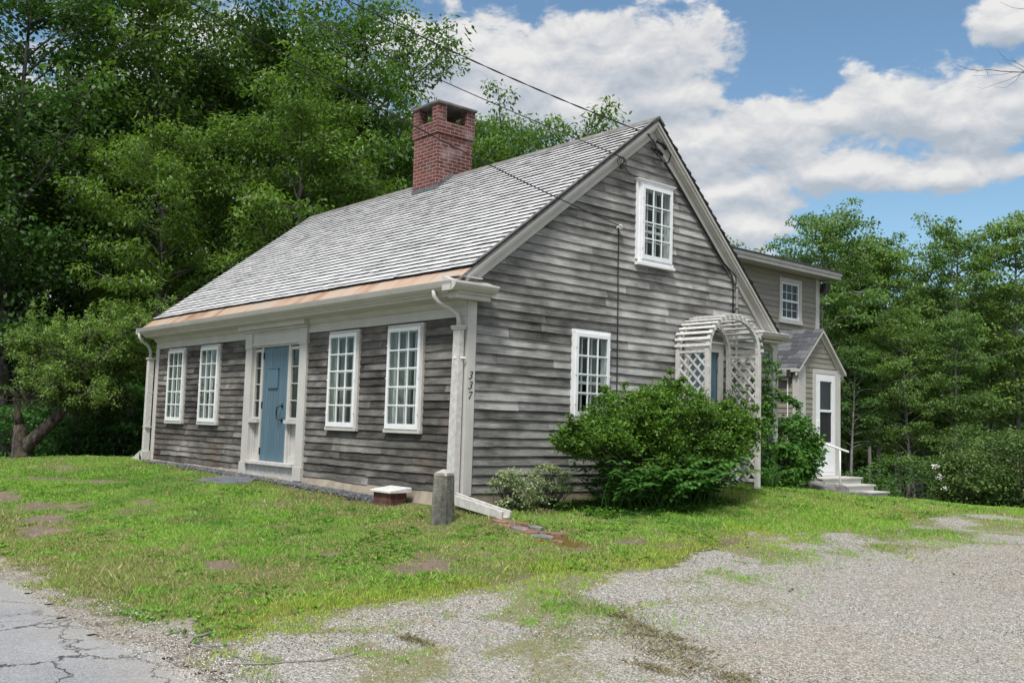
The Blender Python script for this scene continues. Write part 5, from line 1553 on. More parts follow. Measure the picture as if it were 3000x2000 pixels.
def make_tree(seed, H, base, spread, nl, per, L, W, leafmat, barkmat, lean=.0, clump=(.45, .95), droop=.35, r0=.16, flat=.42, shape=1.0, bare=0, stems=1):
    R = np.random.default_rng(seed); rg = random.Random(seed)
    mb = MB(); C = []; CR = []
    for s in range(stems):
        sx, sy = (rg.uniform(-.15, .15), rg.uniform(-.15, .15)) if stems > 1 else (0, 0)
        lx, ly = rg.uniform(-1, 1) * (.08 if stems == 1 else .22), rg.uniform(-1, 1) * (.08 if stems == 1 else .22)
        n = 12; tr = []
        for i in range(n + 1):
            t = i / n
            tr.append(Vector((sx + lx * H * t + math.sin(t * 5 + seed) * .12 * H * .05 + lean * t * t, sy + ly * H * t + math.cos(t * 4 + seed) * .10 * H * .05, H * .97 * t - .25)))
        mb.tube(tr, [r0 * (1 - .90 * (i / n) ** .9) + .008 for i in range(n + 1)], 8, r=.5)
        def tp(t):
            f = t * n; i = min(int(f), n - 1); return tr[i].lerp(tr[i + 1], f - i)
        nn = max(4, nl // stems)
        for i in range(nn):
            t = base + (1 - base) * ((i + rg.random() * .8) / nn) ** .9
            t = min(t, .985); a = i * 2.399 + rg.uniform(-.5, .5)
            prof = math.sin(math.pi * min(1, ((t - base) / (1 - base)) * .80 + .20)) ** .8 * shape
            Lb = spread * (.42 + .60 * prof) * rg.uniform(.65, 1.15)
            p0 = tp(t); up = rg.uniform(.30, 1.05) * (.8 + .5 * t)
            d_ = Vector((math.cos(a), math.sin(a), 0)); m_ = 5; br = []
            for j in range(m_ + 1):
                u = j / m_; br.append(p0 + d_ * Lb * u + Vector((0, 0, Lb * (up * u - .28 * u * u))) + Vector((rg.uniform(-1, 1), rg.uniform(-1, 1), rg.uniform(-1, 1))) * .05 * Lb * u)
            rb = r0 * .30 * (1 - t * .75) + .010
            mb.tube(br, [rb * (1 - .82 * j / m_) + .003 for j in range(m_ + 1)], 5, r=.5)
            if bare and rg.random() < bare: continue
            ns = max(4, int(Lb * 3.4))
            for q in range(ns):
                u = .30 + .70 * (q + rg.random()) / ns; f = u * m_; jj = min(int(f), m_ - 1); pb_ = br[jj].lerp(br[jj + 1], min(1, f - jj))
                sdv = Vector((-d_.y, d_.x, 0)) * rg.choice((-1, 1)) * rg.uniform(.1, .6) * Lb * .45 + d_ * rg.uniform(0, .3) + Vector((0, 0, rg.uniform(-.12, .30)))
                pc_ = pb_ + sdv
                mb.tube([pb_, pb_.lerp(pc_, .6) + Vector((0, 0, .04)), pc_], [.010 + .002 * Lb, .006, .003], 4, r=.5, cap=False)
                C.append(pc_); CR.append(rg.uniform(*clump))
        for q in range(6):
            C.append(tr[-1] - Vector((0, 0, .12 * q)) + Vector((rg.uniform(-.3, .3), rg.uniform(-.3, .3), rg.uniform(-.3, .3)))); CR.append(clump[0])
    C = np.array([tuple(c) for c in C]); CR = np.array(CR)
    P, ax, nr, LL, WW, rnd = clump_leaves(R, C, CR, per, L, W, droop, flat)
    return mb, (P, ax, nr, LL, WW, rnd, leafmat), barkmat

TREES = []
def tree_proto(nm, label, group, **kw):
    mb, lf, bark = make_tree(**kw)
    root = thing(nm, (0, 0, 0), label, 'tree', group)
    tk = mb.build('trunk', bark, root, smooth=True, local=True)
    P, ax, nr, LL, WW, rnd, lm_ = lf
    cr_ = leafmesh('crown', P, ax, nr, LL, WW, lm_, rnd, root, local=True)
    return root
def put(root, used, x, y, s, rz_, label, z=None, sz=1.0, group=None):
    if not used.get(root):
        o = root; used[root] = 1
    else:
        o = root.copy(); COL.objects.link(o)
        for chd in list(root.children):
            c = chd.copy(); COL.objects.link(c); c.parent = o
    o.location = (x, y, (g_(x, y) if z is None else z)); o.rotation_euler = (0, 0, rz_); o.scale = (s, s, s * sz)
    o['label'] = label
    if group: o['group'] = group
    return o
US = {}
GL = 'tall trees of the wood left of and behind the house'
GR = 'slim trees of the wood at the right'
ashA = tree_proto('ash_tree', '', GL, seed=3, H=13., base=.18, spread=3.3, nl=50, per=72, L=.19, W=.082, leafmat='leaf', barkmat='bark', clump=(.38, .80), droop=.3, r0=.20, flat=.62)
ashB = tree_proto('ash_tree', '', GL, seed=8, H=15., base=.16, spread=3.5, nl=52, per=66, L=.19, W=.082, leafmat='leaf', barkmat='bark', clump=(.38, .80), droop=.3, flat=.62, r0=.22, lean=.8)
mapA = tree_proto('maple_tree', '', GL, seed=14, H=14., base=.12, spread=3.7, nl=54, per=70, L=.15, W=.11, leafmat='leaf_dark', barkmat='bark', clump=(.45, .95), droop=.3, r0=.21, flat=.62)
slimA = tree_proto('slim_tree', '', GR, seed=23, H=11.5, base=.30, spread=2.0, nl=48, per=66, L=.14, W=.09, leafmat='leaf_far', barkmat='bark_pale', clump=(.32, .70), droop=.4, r0=.13, shape=.9)
slimB = tree_proto('slim_tree', '', GR, seed=29, H=11., base=.40, spread=1.8, nl=42, per=62, L=.14, W=.09, leafmat='leaf_far', barkmat='bark_pale', clump=(.30, .65), droop=.45, r0=.12, bare=.12)
slimC = tree_proto('slim_tree', '', GR, seed=37, H=12., base=.22, spread=2.3, nl=54, per=66, L=.14, W=.09, leafmat='leaf_far', barkmat='bark_pale', clump=(.35, .75), droop=.4, r0=.14)
rng = random.Random(99)
RT, FW3 = Vector((CAM_R[0], CAM_R[1], 0)).normalized(), Vector((CAM_F[0], CAM_F[1], 0)).normalized()
def site(along, depth):            # ground position: metres to the right of and ahead of the driveway mouth
    p = Vector((CAM_LOC[0], CAM_LOC[1], 0)) + RT * along + FW3 * depth
    return p.x, p.y
# individually described trees at the edge of the wood
def T(root, al, dp, s, rot, label, sz=1., group=None):
    x, y = site(al, dp); return put(root, US, x, y, s, rot, label, None, sz, group)
T(ashA, -5.6, 25.5, .80, .4, 'bright green ash tree foremost in the wood behind the left end of the roof', group=GL)
T(ashA, -9.0, 25.0, .66, 2.1, 'lower ash tree in lighter green leaning over the left end of the house roof', group=GL)
T(ashB, -4.9, 30, 1.06, 1.2, 'tall ash tree whose crown edge stands against the sky left of the chimney', group=GL)
T(mapA, -13.6, 26, 1.0, .3, 'dark maple at the far left edge of the photo, overhanging the apple tree', group=GL)
T(ashB, -10.5, 30, 1.10, 3.0, 'tall ash with a thin crown letting sky through, above the apple tree', group=GL)
T(ashA, -2.7, 29, .86, 5.0, 'ash tree directly behind the chimney, its top below the neighbour on the left', group=GL)
T(mapA, -7.4, 32, 1.10, 1.9, 'dark tall maple filling the top of the photo behind the bright ash', group=GL)
T(ashB, .5, 37, .98, 2.5, 'light green tree showing above the roof just right of the chimney', group=GL)
T(ashA, 2.4, 38, 1.12, .9, 'round topped tree peeping over the roof ridge midway between chimney and gable peak', group=GL)
T(ashA, 3.9, 41, 1.10, .2, 'small tree top peeping over the ridge nearest the gable peak', group=GL)
# fillers: nothing tells these apart
i = 0
for al, dp in ((-16.5, 31), (-13.8, 34), (-10.8, 36), (-7.8, 38), (-5.0, 38), (-2.0, 40), (-18, 37), (-15, 41), (-11.5, 43), (-8, 45), (-4.5, 46), (-1, 47), (-16.8, 26), (-12.0, 30.5)):
    T((mapA, ashB, mapA, ashA)[i % 4], al + rng.uniform(-.6, .6), dp, rng.uniform(.85, 1.12) * (1.0 if dp < 42 else 1.12) * (.92 if al > -3 else 1), rng.uniform(0, 6), 'tall dark deciduous tree deep in the wood left of the house', rng.uniform(.95, 1.1), group='deep trees of the left wood'); i += 1
# right wood
T(slimC, 11.7, 38, .98, 1.0, 'broad green tree rising just right of the rear wing, above the porch', 1.0)
T(slimC, 13.8, 41, .98, 2.6, 'round topped tree filling the gap right of the tree above the porch')
T(slimA, 9.6, 42, .96, 2.0, 'tree just behind the eave of the rear wing, its top against the cloud')
T(slimB, 15.2, 40, .96, .6, 'slender pointed tree in the gap right of the broad tree beyond the porch', 1.04)
T(slimC, 18.0, 39, 1.0, 3.2, 'tallest dark green pointed tree in the middle of the right wood')
T(slimC, 16.4, 41, .98, 4.0, 'leafy tree standing between the slender pointed tree and the tallest tree of the right wood')
T(slimA, 20.8, 40, 1.02, 4.4, 'feathery tree with thin crown at the right edge of the photo', 1.05)
T(slimB, 22.6, 37, 1.05, 5.1, 'pale stemmed tree with bare lower trunk at the extreme right edge')
i = 0
for dp, n_t, a0, a1 in ((35, 4, 12, 20), (43, 7, 10, 25), (48, 7, 10, 28), (54, 8, 11, 31), (60, 7, 12, 34)):
    for k in range(n_t):
        al = a0 + (a1 - a0) * (k + rng.uniform(.15, .85)) / n_t
        T((slimB, slimC, slimA)[i % 3], al, dp + rng.uniform(-1.5, 1.5), rng.uniform(.80, .98) * (.72 if dp == 35 else 1) * (1.0 if dp < 50 else 1.1), rng.uniform(0, 6), 'slim deciduous tree standing among others in the right wood', rng.uniform(.92, 1.05), group='slim trees deep in the right wood'); i += 1
# woodland mass behind everything
def woods(name, segs, label, seed, n, hmax):
    R = np.random.default_rng(seed); P = []
    for (x0, y0, x1, y1) in segs:
        t = R.random(n); x = x0 + (x1 - x0) * t + R.normal(0, 1.2, n); y = y0 + (y1 - y0) * t + R.normal(0, 1.2, n)
        h = hmax * (.72 + .28 * vnoise(t * 60, t * 0, 1., seed, 2))
        z = gz(x, y) + R.random(n) ** .8 * h
        P.append(np.stack([x, y, z], -1))
    P = np.concatenate(P); m = len(P)
    ax = R.normal(0, 1, (m, 3)); ax[:, 2] -= .5; nr = R.normal(0, .6, (m, 3)); nr[:, 2] += 1
    o = leafmesh(name, P, ax, nr, R.uniform(.25, .5, m), R.uniform(.18, .35, m), 'leaf_far', np.clip(vnoise(P[:, 0] + P[:, 1], P[:, 2], .5, seed, 3) + R.normal(0, .1, m), 0, 1))
    tag(o, label, 'woods', kind='stuff')
a = site(-30, 52); b = site(-14, 54); c = site(4, 62); d_ = site(12, 66); e_ = site(34, 66); f_ = site(60, 50)
woods('distant_woods', [(*a, *b), (*b, *c), (*c, *d_), (*d_, *e_), (*e_, *f_)], 'dense far woodland closing the view behind the nearer trees', 5, 24000, 9.0)

# undergrowth along the edge of the left wood and right wood
def shrub(name, cx, cy, rx_, ry_, h, ncl, per, L, W, mat, label, cat='shrub', group=None, seed=1, droop=.3, stem='bark', z0=None, clump=(.16, .32), flat=.5, fill=.35, stems=9, base=.12, up=0.):
    R = np.random.default_rng(seed); rg = random.Random(seed)
    zb = g_(cx, cy) if z0 is None else z0
    root = thing(name, (cx, cy, zb), label, cat, group)
    C = []; mb = MB()
    bs = [Vector((rg.uniform(-.15, .15) * rx_, rg.uniform(-.15, .15) * ry_, -.05)) for _ in range(stems)]
    for i in range(ncl):
        a = rg.uniform(0, 2 * math.pi); v = rg.random(); rr_ = (fill + (1 - fill) * rg.random() ** .5)
        zf = base + (1 - base) * v; w = math.sqrt(max(.02, 1 - (max(0, (zf - .45)) / .58) ** 2)) * (1 if zf > .45 else (.62 + .38 * zf / .45)) * rr_
        C.append(Vector((rx_ * w * math.cos(a), ry_ * w * math.sin(a), h * zf)))
        if i % max(1, ncl // (stems * 6)) == 0:
            b_ = rg.choice(bs); e = C[-1]
            mb.tube([b_, b_.lerp(e, .5) + Vector((rg.uniform(-.08, .08), rg.uniform(-.08, .08), .12 * h)), e], [.014, .008, .003], 5, r=.5)
    Cn = np.array([tuple(c) for c in C]); CR = R.uniform(*clump, len(C))
    P, ax, nr, LL, WW, rnd = clump_leaves(R, Cn, CR, per, L, W, droop, flat)
    ax[:, 2] += up
    mb.build('stems', stem, root, smooth=True, local=True)
    leafmesh('foliage', P, ax, nr, LL, WW, mat, rnd, root, local=True)
    return root
i = 0
labs = ['ferny green undergrowth behind the apple trunk at the far left', 'low leafy bush behind the leaning apple trunk', 'leafy bush in the shade midway between apple trunk and house', 'green bush against the left corner of the house', 'tall dark bush behind the undergrowth left of the house']
for (al, dp, rx_, h), lb in zip(((-12.0, 24, 1.3, 1.4), (-10.4, 23.6, 1.2, 1.6), (-9.3, 23.4, 1.2, 1.8), (-8.2, 23.6, 1.1, 1.6), (-10.8, 26, 2.2, 2.6)), labs):
    x, y = site(al, dp); shrub('undergrowth_bush', x, y, rx_, rx_ * .8, h, 70, 70, .11, .055, 'leaf_under', lb, group='undergrowth bushes left of the house', seed=200 + i, droop=.2, clump=(.25, .45), flat=.3); i += 1
labs = ['bush behind the steps at the foot of the right wood', 'dark bush deep in the wood between steps and hedge']
for (al, dp, rx_, h), lb in zip(((10.4, 30, 1.8, 1.2), (13.2, 33, 2.4, 1.8)), labs):
    x, y = site(al, dp); shrub('undergrowth_bush', x, y, rx_, rx_ * .8, h, 60, 60, .11, .07, 'leaf_dark', lb, group='undergrowth bushes in the right wood', seed=220 + i, droop=.3, clump=(.25, .5)); i += 1
labs = ['nearest leafy hedge bush at the end of the driveway, its left end pale-flowered', 'tall arching hedge bush in the middle of the hedge at the right edge', 'large hedge bush running out of the photo at the right edge', 'hedge bush behind the tall one at the right']
for (al, dp, rx_, h), lb in zip(((9.75, 20.6, .8, 1.2), (10.9, 20.8, 1.2, 1.75), (12.7, 20.8, 1.4, 1.85), (11.6, 23, 1.9, 2.2)), labs):
    x, y = site(al, dp); shrub('hedge_bush', x, y, rx_, rx_ * .85, h, 120, 75, .075, .042, 'leaf_hedge', lb, group='hedge bushes beyond the driveway', seed=240 + i, droop=.45, clump=(.2, .38), up=.15)
    if i == 0 or 'nearest' in lb: HB = (x, y)
    i += 1
hb_ = [o for o in bpy.data.objects if o.name.startswith('hedge_bush') and 'nearest' in o.get('label', '')][0]
Rb = np.random.default_rng(91); hl = Vector(hb_.location); cc_ = np.array([tuple(-RT * (.70 + .1 * q) - FW3 * .35 + Vector((0, 0, .45 + .22 * q))) for q in range(3)])
P, ax, nr, LL, WW, rnd = clump_leaves(Rb, cc_, np.full(3, .08), 40, .035, .03, 0, .8)
leafmesh('blossom', P, ax, nr, LL, WW, 'petal', rnd, hb_, local=True)
# big shrub before the side door
bxs = thing('leafy_shrub', (.85, 2.9, -.12), 'big spreading small-leaved green shrub in front of the side window and arbor', 'shrub')
R = np.random.default_rng(301); rg = random.Random(301); C = []; CR = []; mb = MB()
lobes = [(.80, 2.25, .95, .55, .78, .42), (.85, 2.9, 1.12, .55, .65, .40), (.95, 2.3, .45, .5, .6, .3), (.95, 3.2, .45, .5, .5, .3), (.88, 3.95, .94, .50, .60, .34), (1.0, 4.35, .88, .36, .38, .27), (.95, 1.40, .74, .40, .60, .27), (1.0, .95, .70, .26, .28, .17), (.9, 3.3, .65, .55, .7, .30), (.85, 2.6, .70, .55, .9, .30), (1.25, 3.7, .66, .3, .5, .25)]
stb = [Vector((.8 + rg.uniform(-.15, .15), 2.9 + rg.uniform(-.7, .7), -.2)) for _ in range(12)]
for (cx, cy, cz, rx_, ry_, rz2) in lobes:
    for q in range(int(150 * rx_ * ry_ / .3)):
        v = Vector((rg.gauss(0, 1), rg.gauss(0, 1), rg.gauss(0, 1))).normalized() * (rg.random() ** .28)
        c = Vector((cx + v.x * rx_, cy + v.y * ry_, cz + v.z * rz2))
        if c.x < .12: c.x = .12 + rg.random() * .2
        C.append(c); CR.append(rg.uniform(.075, .15))
        if q % 4 == 0:
            b_ = min(stb, key=lambda s: (s - c).length + rg.random()); mb.tube([b_, b_.lerp(c, .55) + Vector((rg.uniform(-.1, .1), rg.uniform(-.1, .1), .1)), c], [.013, .008, .003], 5, r=.5)
        if v.z > .5 and rg.random() < .25:   # shoots standing out of the top
            e = c + Vector((rg.uniform(-.07, .07), rg.uniform(-.07, .07), rg.uniform(.08, .2)))
            C.append(e); CR.append(.05); mb.tube([c, e], [.004, .002], 4, r=.5)
mb2 = MB(); mb2.v = [tuple(Vector(v) - Vector((.85, 2.9, -.12))) for v in mb.v]; mb2.f = mb.f; mb2.m = mb.m; mb2.r = mb.r
mb2.build('stems', 'bark', bxs, smooth=True, local=True)
P, ax, nr, LL, WW, rnd = clump_leaves(R, np.array([tuple(c) for c in C]) - np.array([.85, 2.9, -.12]), np.array(CR), 58, .050, .031, -.15, .75)
leafmesh('foliage', P, ax, nr, LL, WW, 'leaf_box', rnd, bxs, local=True)

x, y, z_leaf, a, n = LITTER
o = leafmesh('fallen_leaves', np.stack([x, y, z_leaf], -1), np.stack([np.cos(a), np.sin(a), RG.uniform(.0, .35, n)], -1), np.stack([RG.normal(0, .3, n), RG.normal(0, .3, n), np.ones(n)], -1), RG.uniform(.025, .055, n), RG.uniform(.015, .035, n), 'redstone', RG.random(n), fold=.3)
tag(o, 'dry reddish brown leaves scattered over the gravel driveway', 'leaves', kind='stuff')
x = RG.uniform(-6, 3, 70); y = RG.uniform(-4.6, 2, 70); k = ~inpoly(x, y, HOUSE); x = x[k]; y = y[k]; n = len(x)
P_ = np.repeat(np.stack([x, y, gz(x, y) + lawn_bump(x, y) + .055], -1), 5, 0); a = np.tile(np.arange(5) * 1.256, n)
o = leafmesh('buttercups', P_, np.stack([np.cos(a), np.sin(a), np.full(5 * n, .4)], -1), np.tile([[0, 0, 1.]], (5 * n, 1)), np.full(5 * n, .014), np.full(5 * n, .012), 'yellow', np.zeros(5 * n))
tag(o, 'tiny yellow buttercups dotted through the lawn', 'flowers', kind='stuff')

# arching stems with paired broad leaves (under the shrub)
def arching(name, cx, cy, nst, Ls, L, W, mat, label, seed, spread=1., pairs=9, height=.55, dirs=None, group=None, cat='plant', rx_=.3, ry_=.3):
    R = np.random.default_rng(seed); rg = random.Random(seed); zb = g_(cx, cy)
    root = thing(name, (cx, cy, zb), label, cat, group); mb = MB(); P = []; AX = []; NR = []; LN = []; RN = []
    for s in range(nst):
        a = rg.uniform(*(dirs or (0, 2 * math.pi))); l = Ls * rg.uniform(.65, 1.15); h = height * rg.uniform(.7, 1.2)
        b = Vector((rg.uniform(-1, 1) * rx_, rg.uniform(-1, 1) * ry_, -.03)); d_ = Vector((math.cos(a), math.sin(a), 0)); path = []
        n = 10
        for i in range(n + 1):
            t = i / n; path.append(b + d_ * l * spread * (t ** 1.25) + Vector((0, 0, h * (1.75 * t - .95 * t * t))))
        mb.tube(path, [.006 * (1 - .7 * i / n) for i in range(n + 1)], 5, r=.5)
        sdv = Vector((-d_.y, d_.x, 0)); rs = rg.random()
        for i in range(pairs):
            t = .30 + .70 * i / (pairs - 1); f = t * n; j = min(int(f), n - 1); p = path[j].lerp(path[j + 1], min(1, f - j))
            for sg in (-1, 1):
                v = sdv * sg * 1.0 + d_ * .75 + Vector((0, 0, rg.uniform(-.45, .05)))
                P.append(tuple(p)); AX.append(tuple(v)); NR.append((rg.uniform(-.25, .25), rg.uniform(-.25, .25), 1)); LN.append(L * rg.uniform(.75, 1.15) * (1 - .35 * t)); RN.append(min(1, .2 + .45 * rs + .35 * rg.random()))
    mb.build('stems', mat, root, smooth=True, local=True)
    LN = np.array(LN)
    leafmesh('foliage', np.array(P), np.array(AX), np.array(NR), LN, LN * (W / L), mat, np.array(RN), root, local=True, fold=-.12, mid=.42)
    return root
ar_l = ['arching broad-leaved plant clump at the left under the big shrub', 'arching broad-leaved plant clump second from the left under the big shrub', 'arching broad-leaved plant clump in the middle under the big shrub', 'arching broad-leaved plant clump fourth along under the big shrub', 'arching broad-leaved plant clump at the right, reaching over the lawn beside the arbor']
for i, (x, y) in enumerate(((1.02, 1.75), (1.15, 2.25), (1.2, 2.75), (1.15, 3.15), (1.1, 3.5))):
    arching('shade_plant', x, y, 26, .70, .19, .075, 'leaf_broad', ar_l[i], 400 + i, height=.66 + .08 * (i in (2, 3)), group='broad-leaved shade plants under the big shrub', rx_=.25, ry_=.3)
arching('shade_plant', 1.05, 1.45, 9, .45, .15, .07, 'leaf_broad', 'upright broad-leaved plant at the left end under the big shrub', 420, height=.75, group='broad-leaved shade plants under the big shrub', rx_=.15, ry_=.15, pairs=6)
# ground ivy at their feet
R = np.random.default_rng(77); n = 5200
x = R.uniform(.55, 1.75, n); y = R.uniform(.9, 3.8, n); k = (vnoise(x, y, 3, 5, 3) > .42) & (x - .55 < 1.2 - .12 * abs(y - 2.2) - .25 * vnoise(x, y, 2, 9, 2))
x = x[k]; y = y[k]; n = len(x); an = R.uniform(0, 6.28, n)
o = leafmesh('ground_ivy', np.stack([x, y, gz(x, y) + lawn_bump(x, y) + R.uniform(.01, .09, n)], -1), np.stack([np.cos(an), np.sin(an), R.uniform(-.3, .3, n)], -1), np.stack([R.normal(0, .3, n), R.normal(0, .3, n), np.ones(n)], -1), R.uniform(.03, .06, n), R.uniform(.03, .055, n), 'leaf_vib', R.random(n))
tag(o, 'low green ivy covering the soil at the foot of the shade plants', 'ground cover', kind='stuff')
# variegated bushes by the corner
shrub('variegated_bush', .42, .42, .26, .30, .47, 60, 42, .034, .022, 'leaf_varie', 'small cream-edged variegated bush next to the corner board', group='variegated bushes by the house corner', seed=501, clump=(.05, .11), up=.4, fill=.2, stems=7)
shrub('variegated_bush', .45, 1.02, .30, .30, .50, 70, 42, .034, .022, 'leaf_varie', 'larger variegated bush between the small one and the big shrub', group='variegated bushes by the house corner', seed=502, clump=(.05, .11), up=.4, fill=.2, stems=7)
arching('variegated_bush', .30, .40, 6, .12, .04, .022, 'leaf_varie', 'upright variegated shoots rising against the wall by the corner', 503, height=.55, group='variegated bushes by the house corner', rx_=.1, ry_=.2, pairs=12)
arching('variegated_bush', .42, 1.28, 8, .25, .04, .024, 'leaf_varie', 'leaning cream-leaved sprays at the right of the variegated bushes', 504, height=.46, group='variegated bushes by the house corner', rx_=.1, ry_=.15, pairs=12)
# shrub by the porch
shrub('viburnum_bush', -.42, 7.65, .62, .66, 1.30, 150, 46, .085, .060, 'leaf_vib', 'rounded bright green broad-leaved bush between the arbor and the porch steps', seed=520, clump=(.14, .26), droop=.45, flat=.6, fill=.5)
shrub('viburnum_bush', .05, 6.85, .32, .36, .80, 46, 46, .085, .06, 'leaf_vib', 'lower dark bush right behind the arbor post', seed=521, clump=(.14, .24), droop=.45, flat=.6, fill=.3)
# fern
arching('fern', .42, 5.95, 18, .48, .085, .018, 'leaf_vib', 'fern with feathery fronds at the foot of the arbor', 530, height=.42, pairs=22, rx_=.08, ry_=.1)
# climbing vine on the rear corner board
R = np.random.default_rng(61); rg = random.Random(61)
vr = thing('climbing_vine', (.06, 6.6, -.1), 'green vine climbing the rear corner board of the old house', 'vine')
C = []; CR = []; mb = MB()
for q in range(4):
    p = Vector((.10, 6.16 + .06 * q, -.1)); path = [p.copy()]
    for i in range(16):
        p = p + Vector((rg.uniform(-.02, .02), rg.uniform(-.045, .055) + (.004 if p.z > 1 else 0), .145)); p.x = max(.06, min(.14, p.x)); path.append(p.copy())
        if p.z > (2.1 if q else 2.35): break
        for w in range(3 if p.z < 1.4 else 2):
            C.append(tuple(p + Vector((rg.uniform(0, .12), rg.uniform(-.16, .10), rg.uniform(-.1, .1))) * (1.3 if p.z < .9 else .5 if p.z < 1.6 else .3))); CR.append(rg.uniform(.06, .14) * (1.2 if p.z < 1.0 else .6))
    mb.tube(path, .007, 5, r=.5)
for s in range(3):
    p0 = Vector((.14, 6.55, 1.45 + .04 * s)); path = [p0 + Vector((.0 + .02 * i, .07 * i, -.004 * i * i + .01 * i)) for i in range(8)]
    mb.tube(path, .004, 4, r=.5)
    for pp in path[1:]: C.append(tuple(pp)); CR.append(.05)
o_ = Vector((.06, 6.6, -.1)); mb.v = [tuple(Vector(v) - o_) for v in mb.v]
mb.build('stems', 'bark', vr, smooth=True, local=True)
P, ax, nr, LL, WW, rnd = clump_leaves(R, np.array(C) - np.array(o_), np.array(CR) * .85, 15, .06, .042, .5, .9)
leafmesh('foliage', P, ax, nr, LL, WW, 'leaf_vib', rnd, vr, local=True)
# climber inside the arbor with white blossom
R = np.random.default_rng(63); cl = thing('arbor_climber', (.25, 5.2, .0), 'sparse white-flowered climber twining up the right lattice of the arbor', 'vine')
C = np.array([(.25 + rg.uniform(-.12, .3), 5.25 + rg.uniform(-.15, .08), z) for z in np.linspace(.4, 1.6, 26)]) - np.array([.25, 5.2, 0])
mb = MB(); mb.tube([(0, 0, -.05)] + [tuple(c) for c in C[::2]], .006, 5, r=.5); mb.build('stems', 'bark', cl, smooth=True, local=True)
P, ax, nr, LL, WW, rnd = clump_leaves(R, C, np.full(len(C), .10), 11, .055, .04, .4, .8); leafmesh('foliage', P, ax, nr, LL, WW, 'leaf_vib', rnd, cl, local=True)
Cb = np.array([(.0, .06, 1.52), (.03, .0, 1.48), (-.10, -.75, 1.02), (.3, .0, 1.0)]); P, ax, nr, LL, WW, rnd = clump_leaves(R, Cb, np.full(len(Cb), .055), 60, .018, .016, 0, .9)
leafmesh('blossom', P, ax, nr, LL, WW, 'petal', rnd, cl, local=True)

# ---------------------------------------------------------------- old apple tree
A0 = Vector((-13.9, -1.55, g_(-13.9, -1.55)))
ap = thing('apple_tree', tuple(A0), 'gnarled mossy old apple tree leaning towards the house at the left edge of the lawn', 'apple tree')
# local frame: s to the right along the picture, z up
def LP(s, z, t=0): return Vector((RT.x * s + FW3.x * t, RT.y * s + FW3.y * t, z))
mb = MB(); rg = random.Random(12); RA = np.random.default_rng(12)
mb.tube([LP(.02, -.2), LP(0, .1), LP(-.03, .35), LP(-.06, .62), LP(-.12, .80)], [.27, .21, .18, .15, .10], 12, r=.4)
main = [LP(.0, .1), LP(.15, .34), LP(.40, .60), LP(.66, .86), LP(.88, 1.15), LP(1.0, 1.45), LP(1.06, 1.85), LP(1.10, 2.3)]
mb.tube(main, [.17, .155, .14, .13, .115, .10, .08, .05], 12, r=.5)
mb.tube([LP(-.10, .75), LP(-.13, 1.0), LP(-.20, 1.22), LP(-.26, 1.36)], [.12, .07, .05, .02], 8, r=.8)
C = []; CR = []
def limb(pts, r0, leaf=True, den=1.0, tips=True):
    mb.tube(pts, [r0 * (1 - .85 * i / (len(pts) - 1)) + .004 for i in range(len(pts))], 6, r=.7)
    for i in range(1, len(pts)):
        for q in range(int(5 * den)):
            p = pts[i - 1].lerp(pts[i], rg.random()); d_ = Vector((rg.uniform(-1, 1), rg.uniform(-1, 1), rg.uniform(-.5, 1.0))).normalized() * rg.uniform(.25, .6)
            e = p + d_; mb.tube([p, p.lerp(e, .5) + Vector((0, 0, .05)), e], [.012, .007, .003], 4, r=.9)
            if leaf and rg.random() < .8:
                for t in (.55, .8, 1.0, 1.15): C.append(p + d_ * t + Vector((rg.uniform(-.06, .06), rg.uniform(-.06, .06), rg.uniform(-.05, .08)))); CR.append(rg.uniform(.07, .16))
            elif rg.random() < .8:
                for w in range(3):
                    h = e + Vector((rg.uniform(-.3, .3), rg.uniform(-.3, .3), rg.uniform(-.35, .1))); mb.tube([e, h], [.004, .002], 4, r=.95)
J = main[5]; J2 = main[6]; J3 = main[7]
for k in range(26):
    a = rg.uniform(0, 2 * math.pi); l = rg.uniform(1.0, 2.3); b = rg.choice((J, J2, J3)); up = rg.uniform(-.1, 1.0)
    d_ = LP(math.cos(a), 0, math.sin(a) * .75)
    pts = [b + d_ * l * t + Vector((0, 0, l * up * (t ** .8) * .75)) + Vector((rg.uniform(-.08, .08), rg.uniform(-.08, .08), rg.uniform(-.06, .06))) for t in (0, .25, .5, .75, 1.0)]
    limb(pts, .045, True, 1.5)
for k in range(20):     # dead, drooping twigs under the crown
    s = rg.uniform(-.9, 2.3); pts = [LP(1.0 + (s - 1.0) * t, 1.5 + rg.uniform(-.03, .03) - .30 * t * abs(s - 1) * .5, rg.uniform(-.5, .5) * t) for t in (0, .3, .65, 1.0)]
    limb(pts, .022, False, 1.4)
for k in range(20):     # water shoots
    s = rg.uniform(-.6, 2.6); t0 = rg.uniform(-.9, .9); z0 = rg.uniform(2.2, 3.1) - .25 * abs(s - 1.1); h = rg.uniform(.5, 1.0); p = LP(s, z0, t0)
    e = p + LP(rg.uniform(-.15, .2), h); mb.tube([p, e], [.010, .003], 4, r=.8)
    for t in np.linspace(.1, 1, 7): C.append(p.lerp(e, t)); CR.append(.10 - .05 * t)
mb.build('trunk', 'applebark', ap, smooth=True, local=True)
Cn = np.array([tuple(c) for c in C]); P, ax, nr, LL, WW, rnd = clump_leaves(RA, Cn, np.array(CR), 15, .075, .036, .05, .9)
ax[:, 2] += .15
leafmesh('crown', P, ax, nr, LL, WW, 'leaf_apple', rnd, ap, local=True)

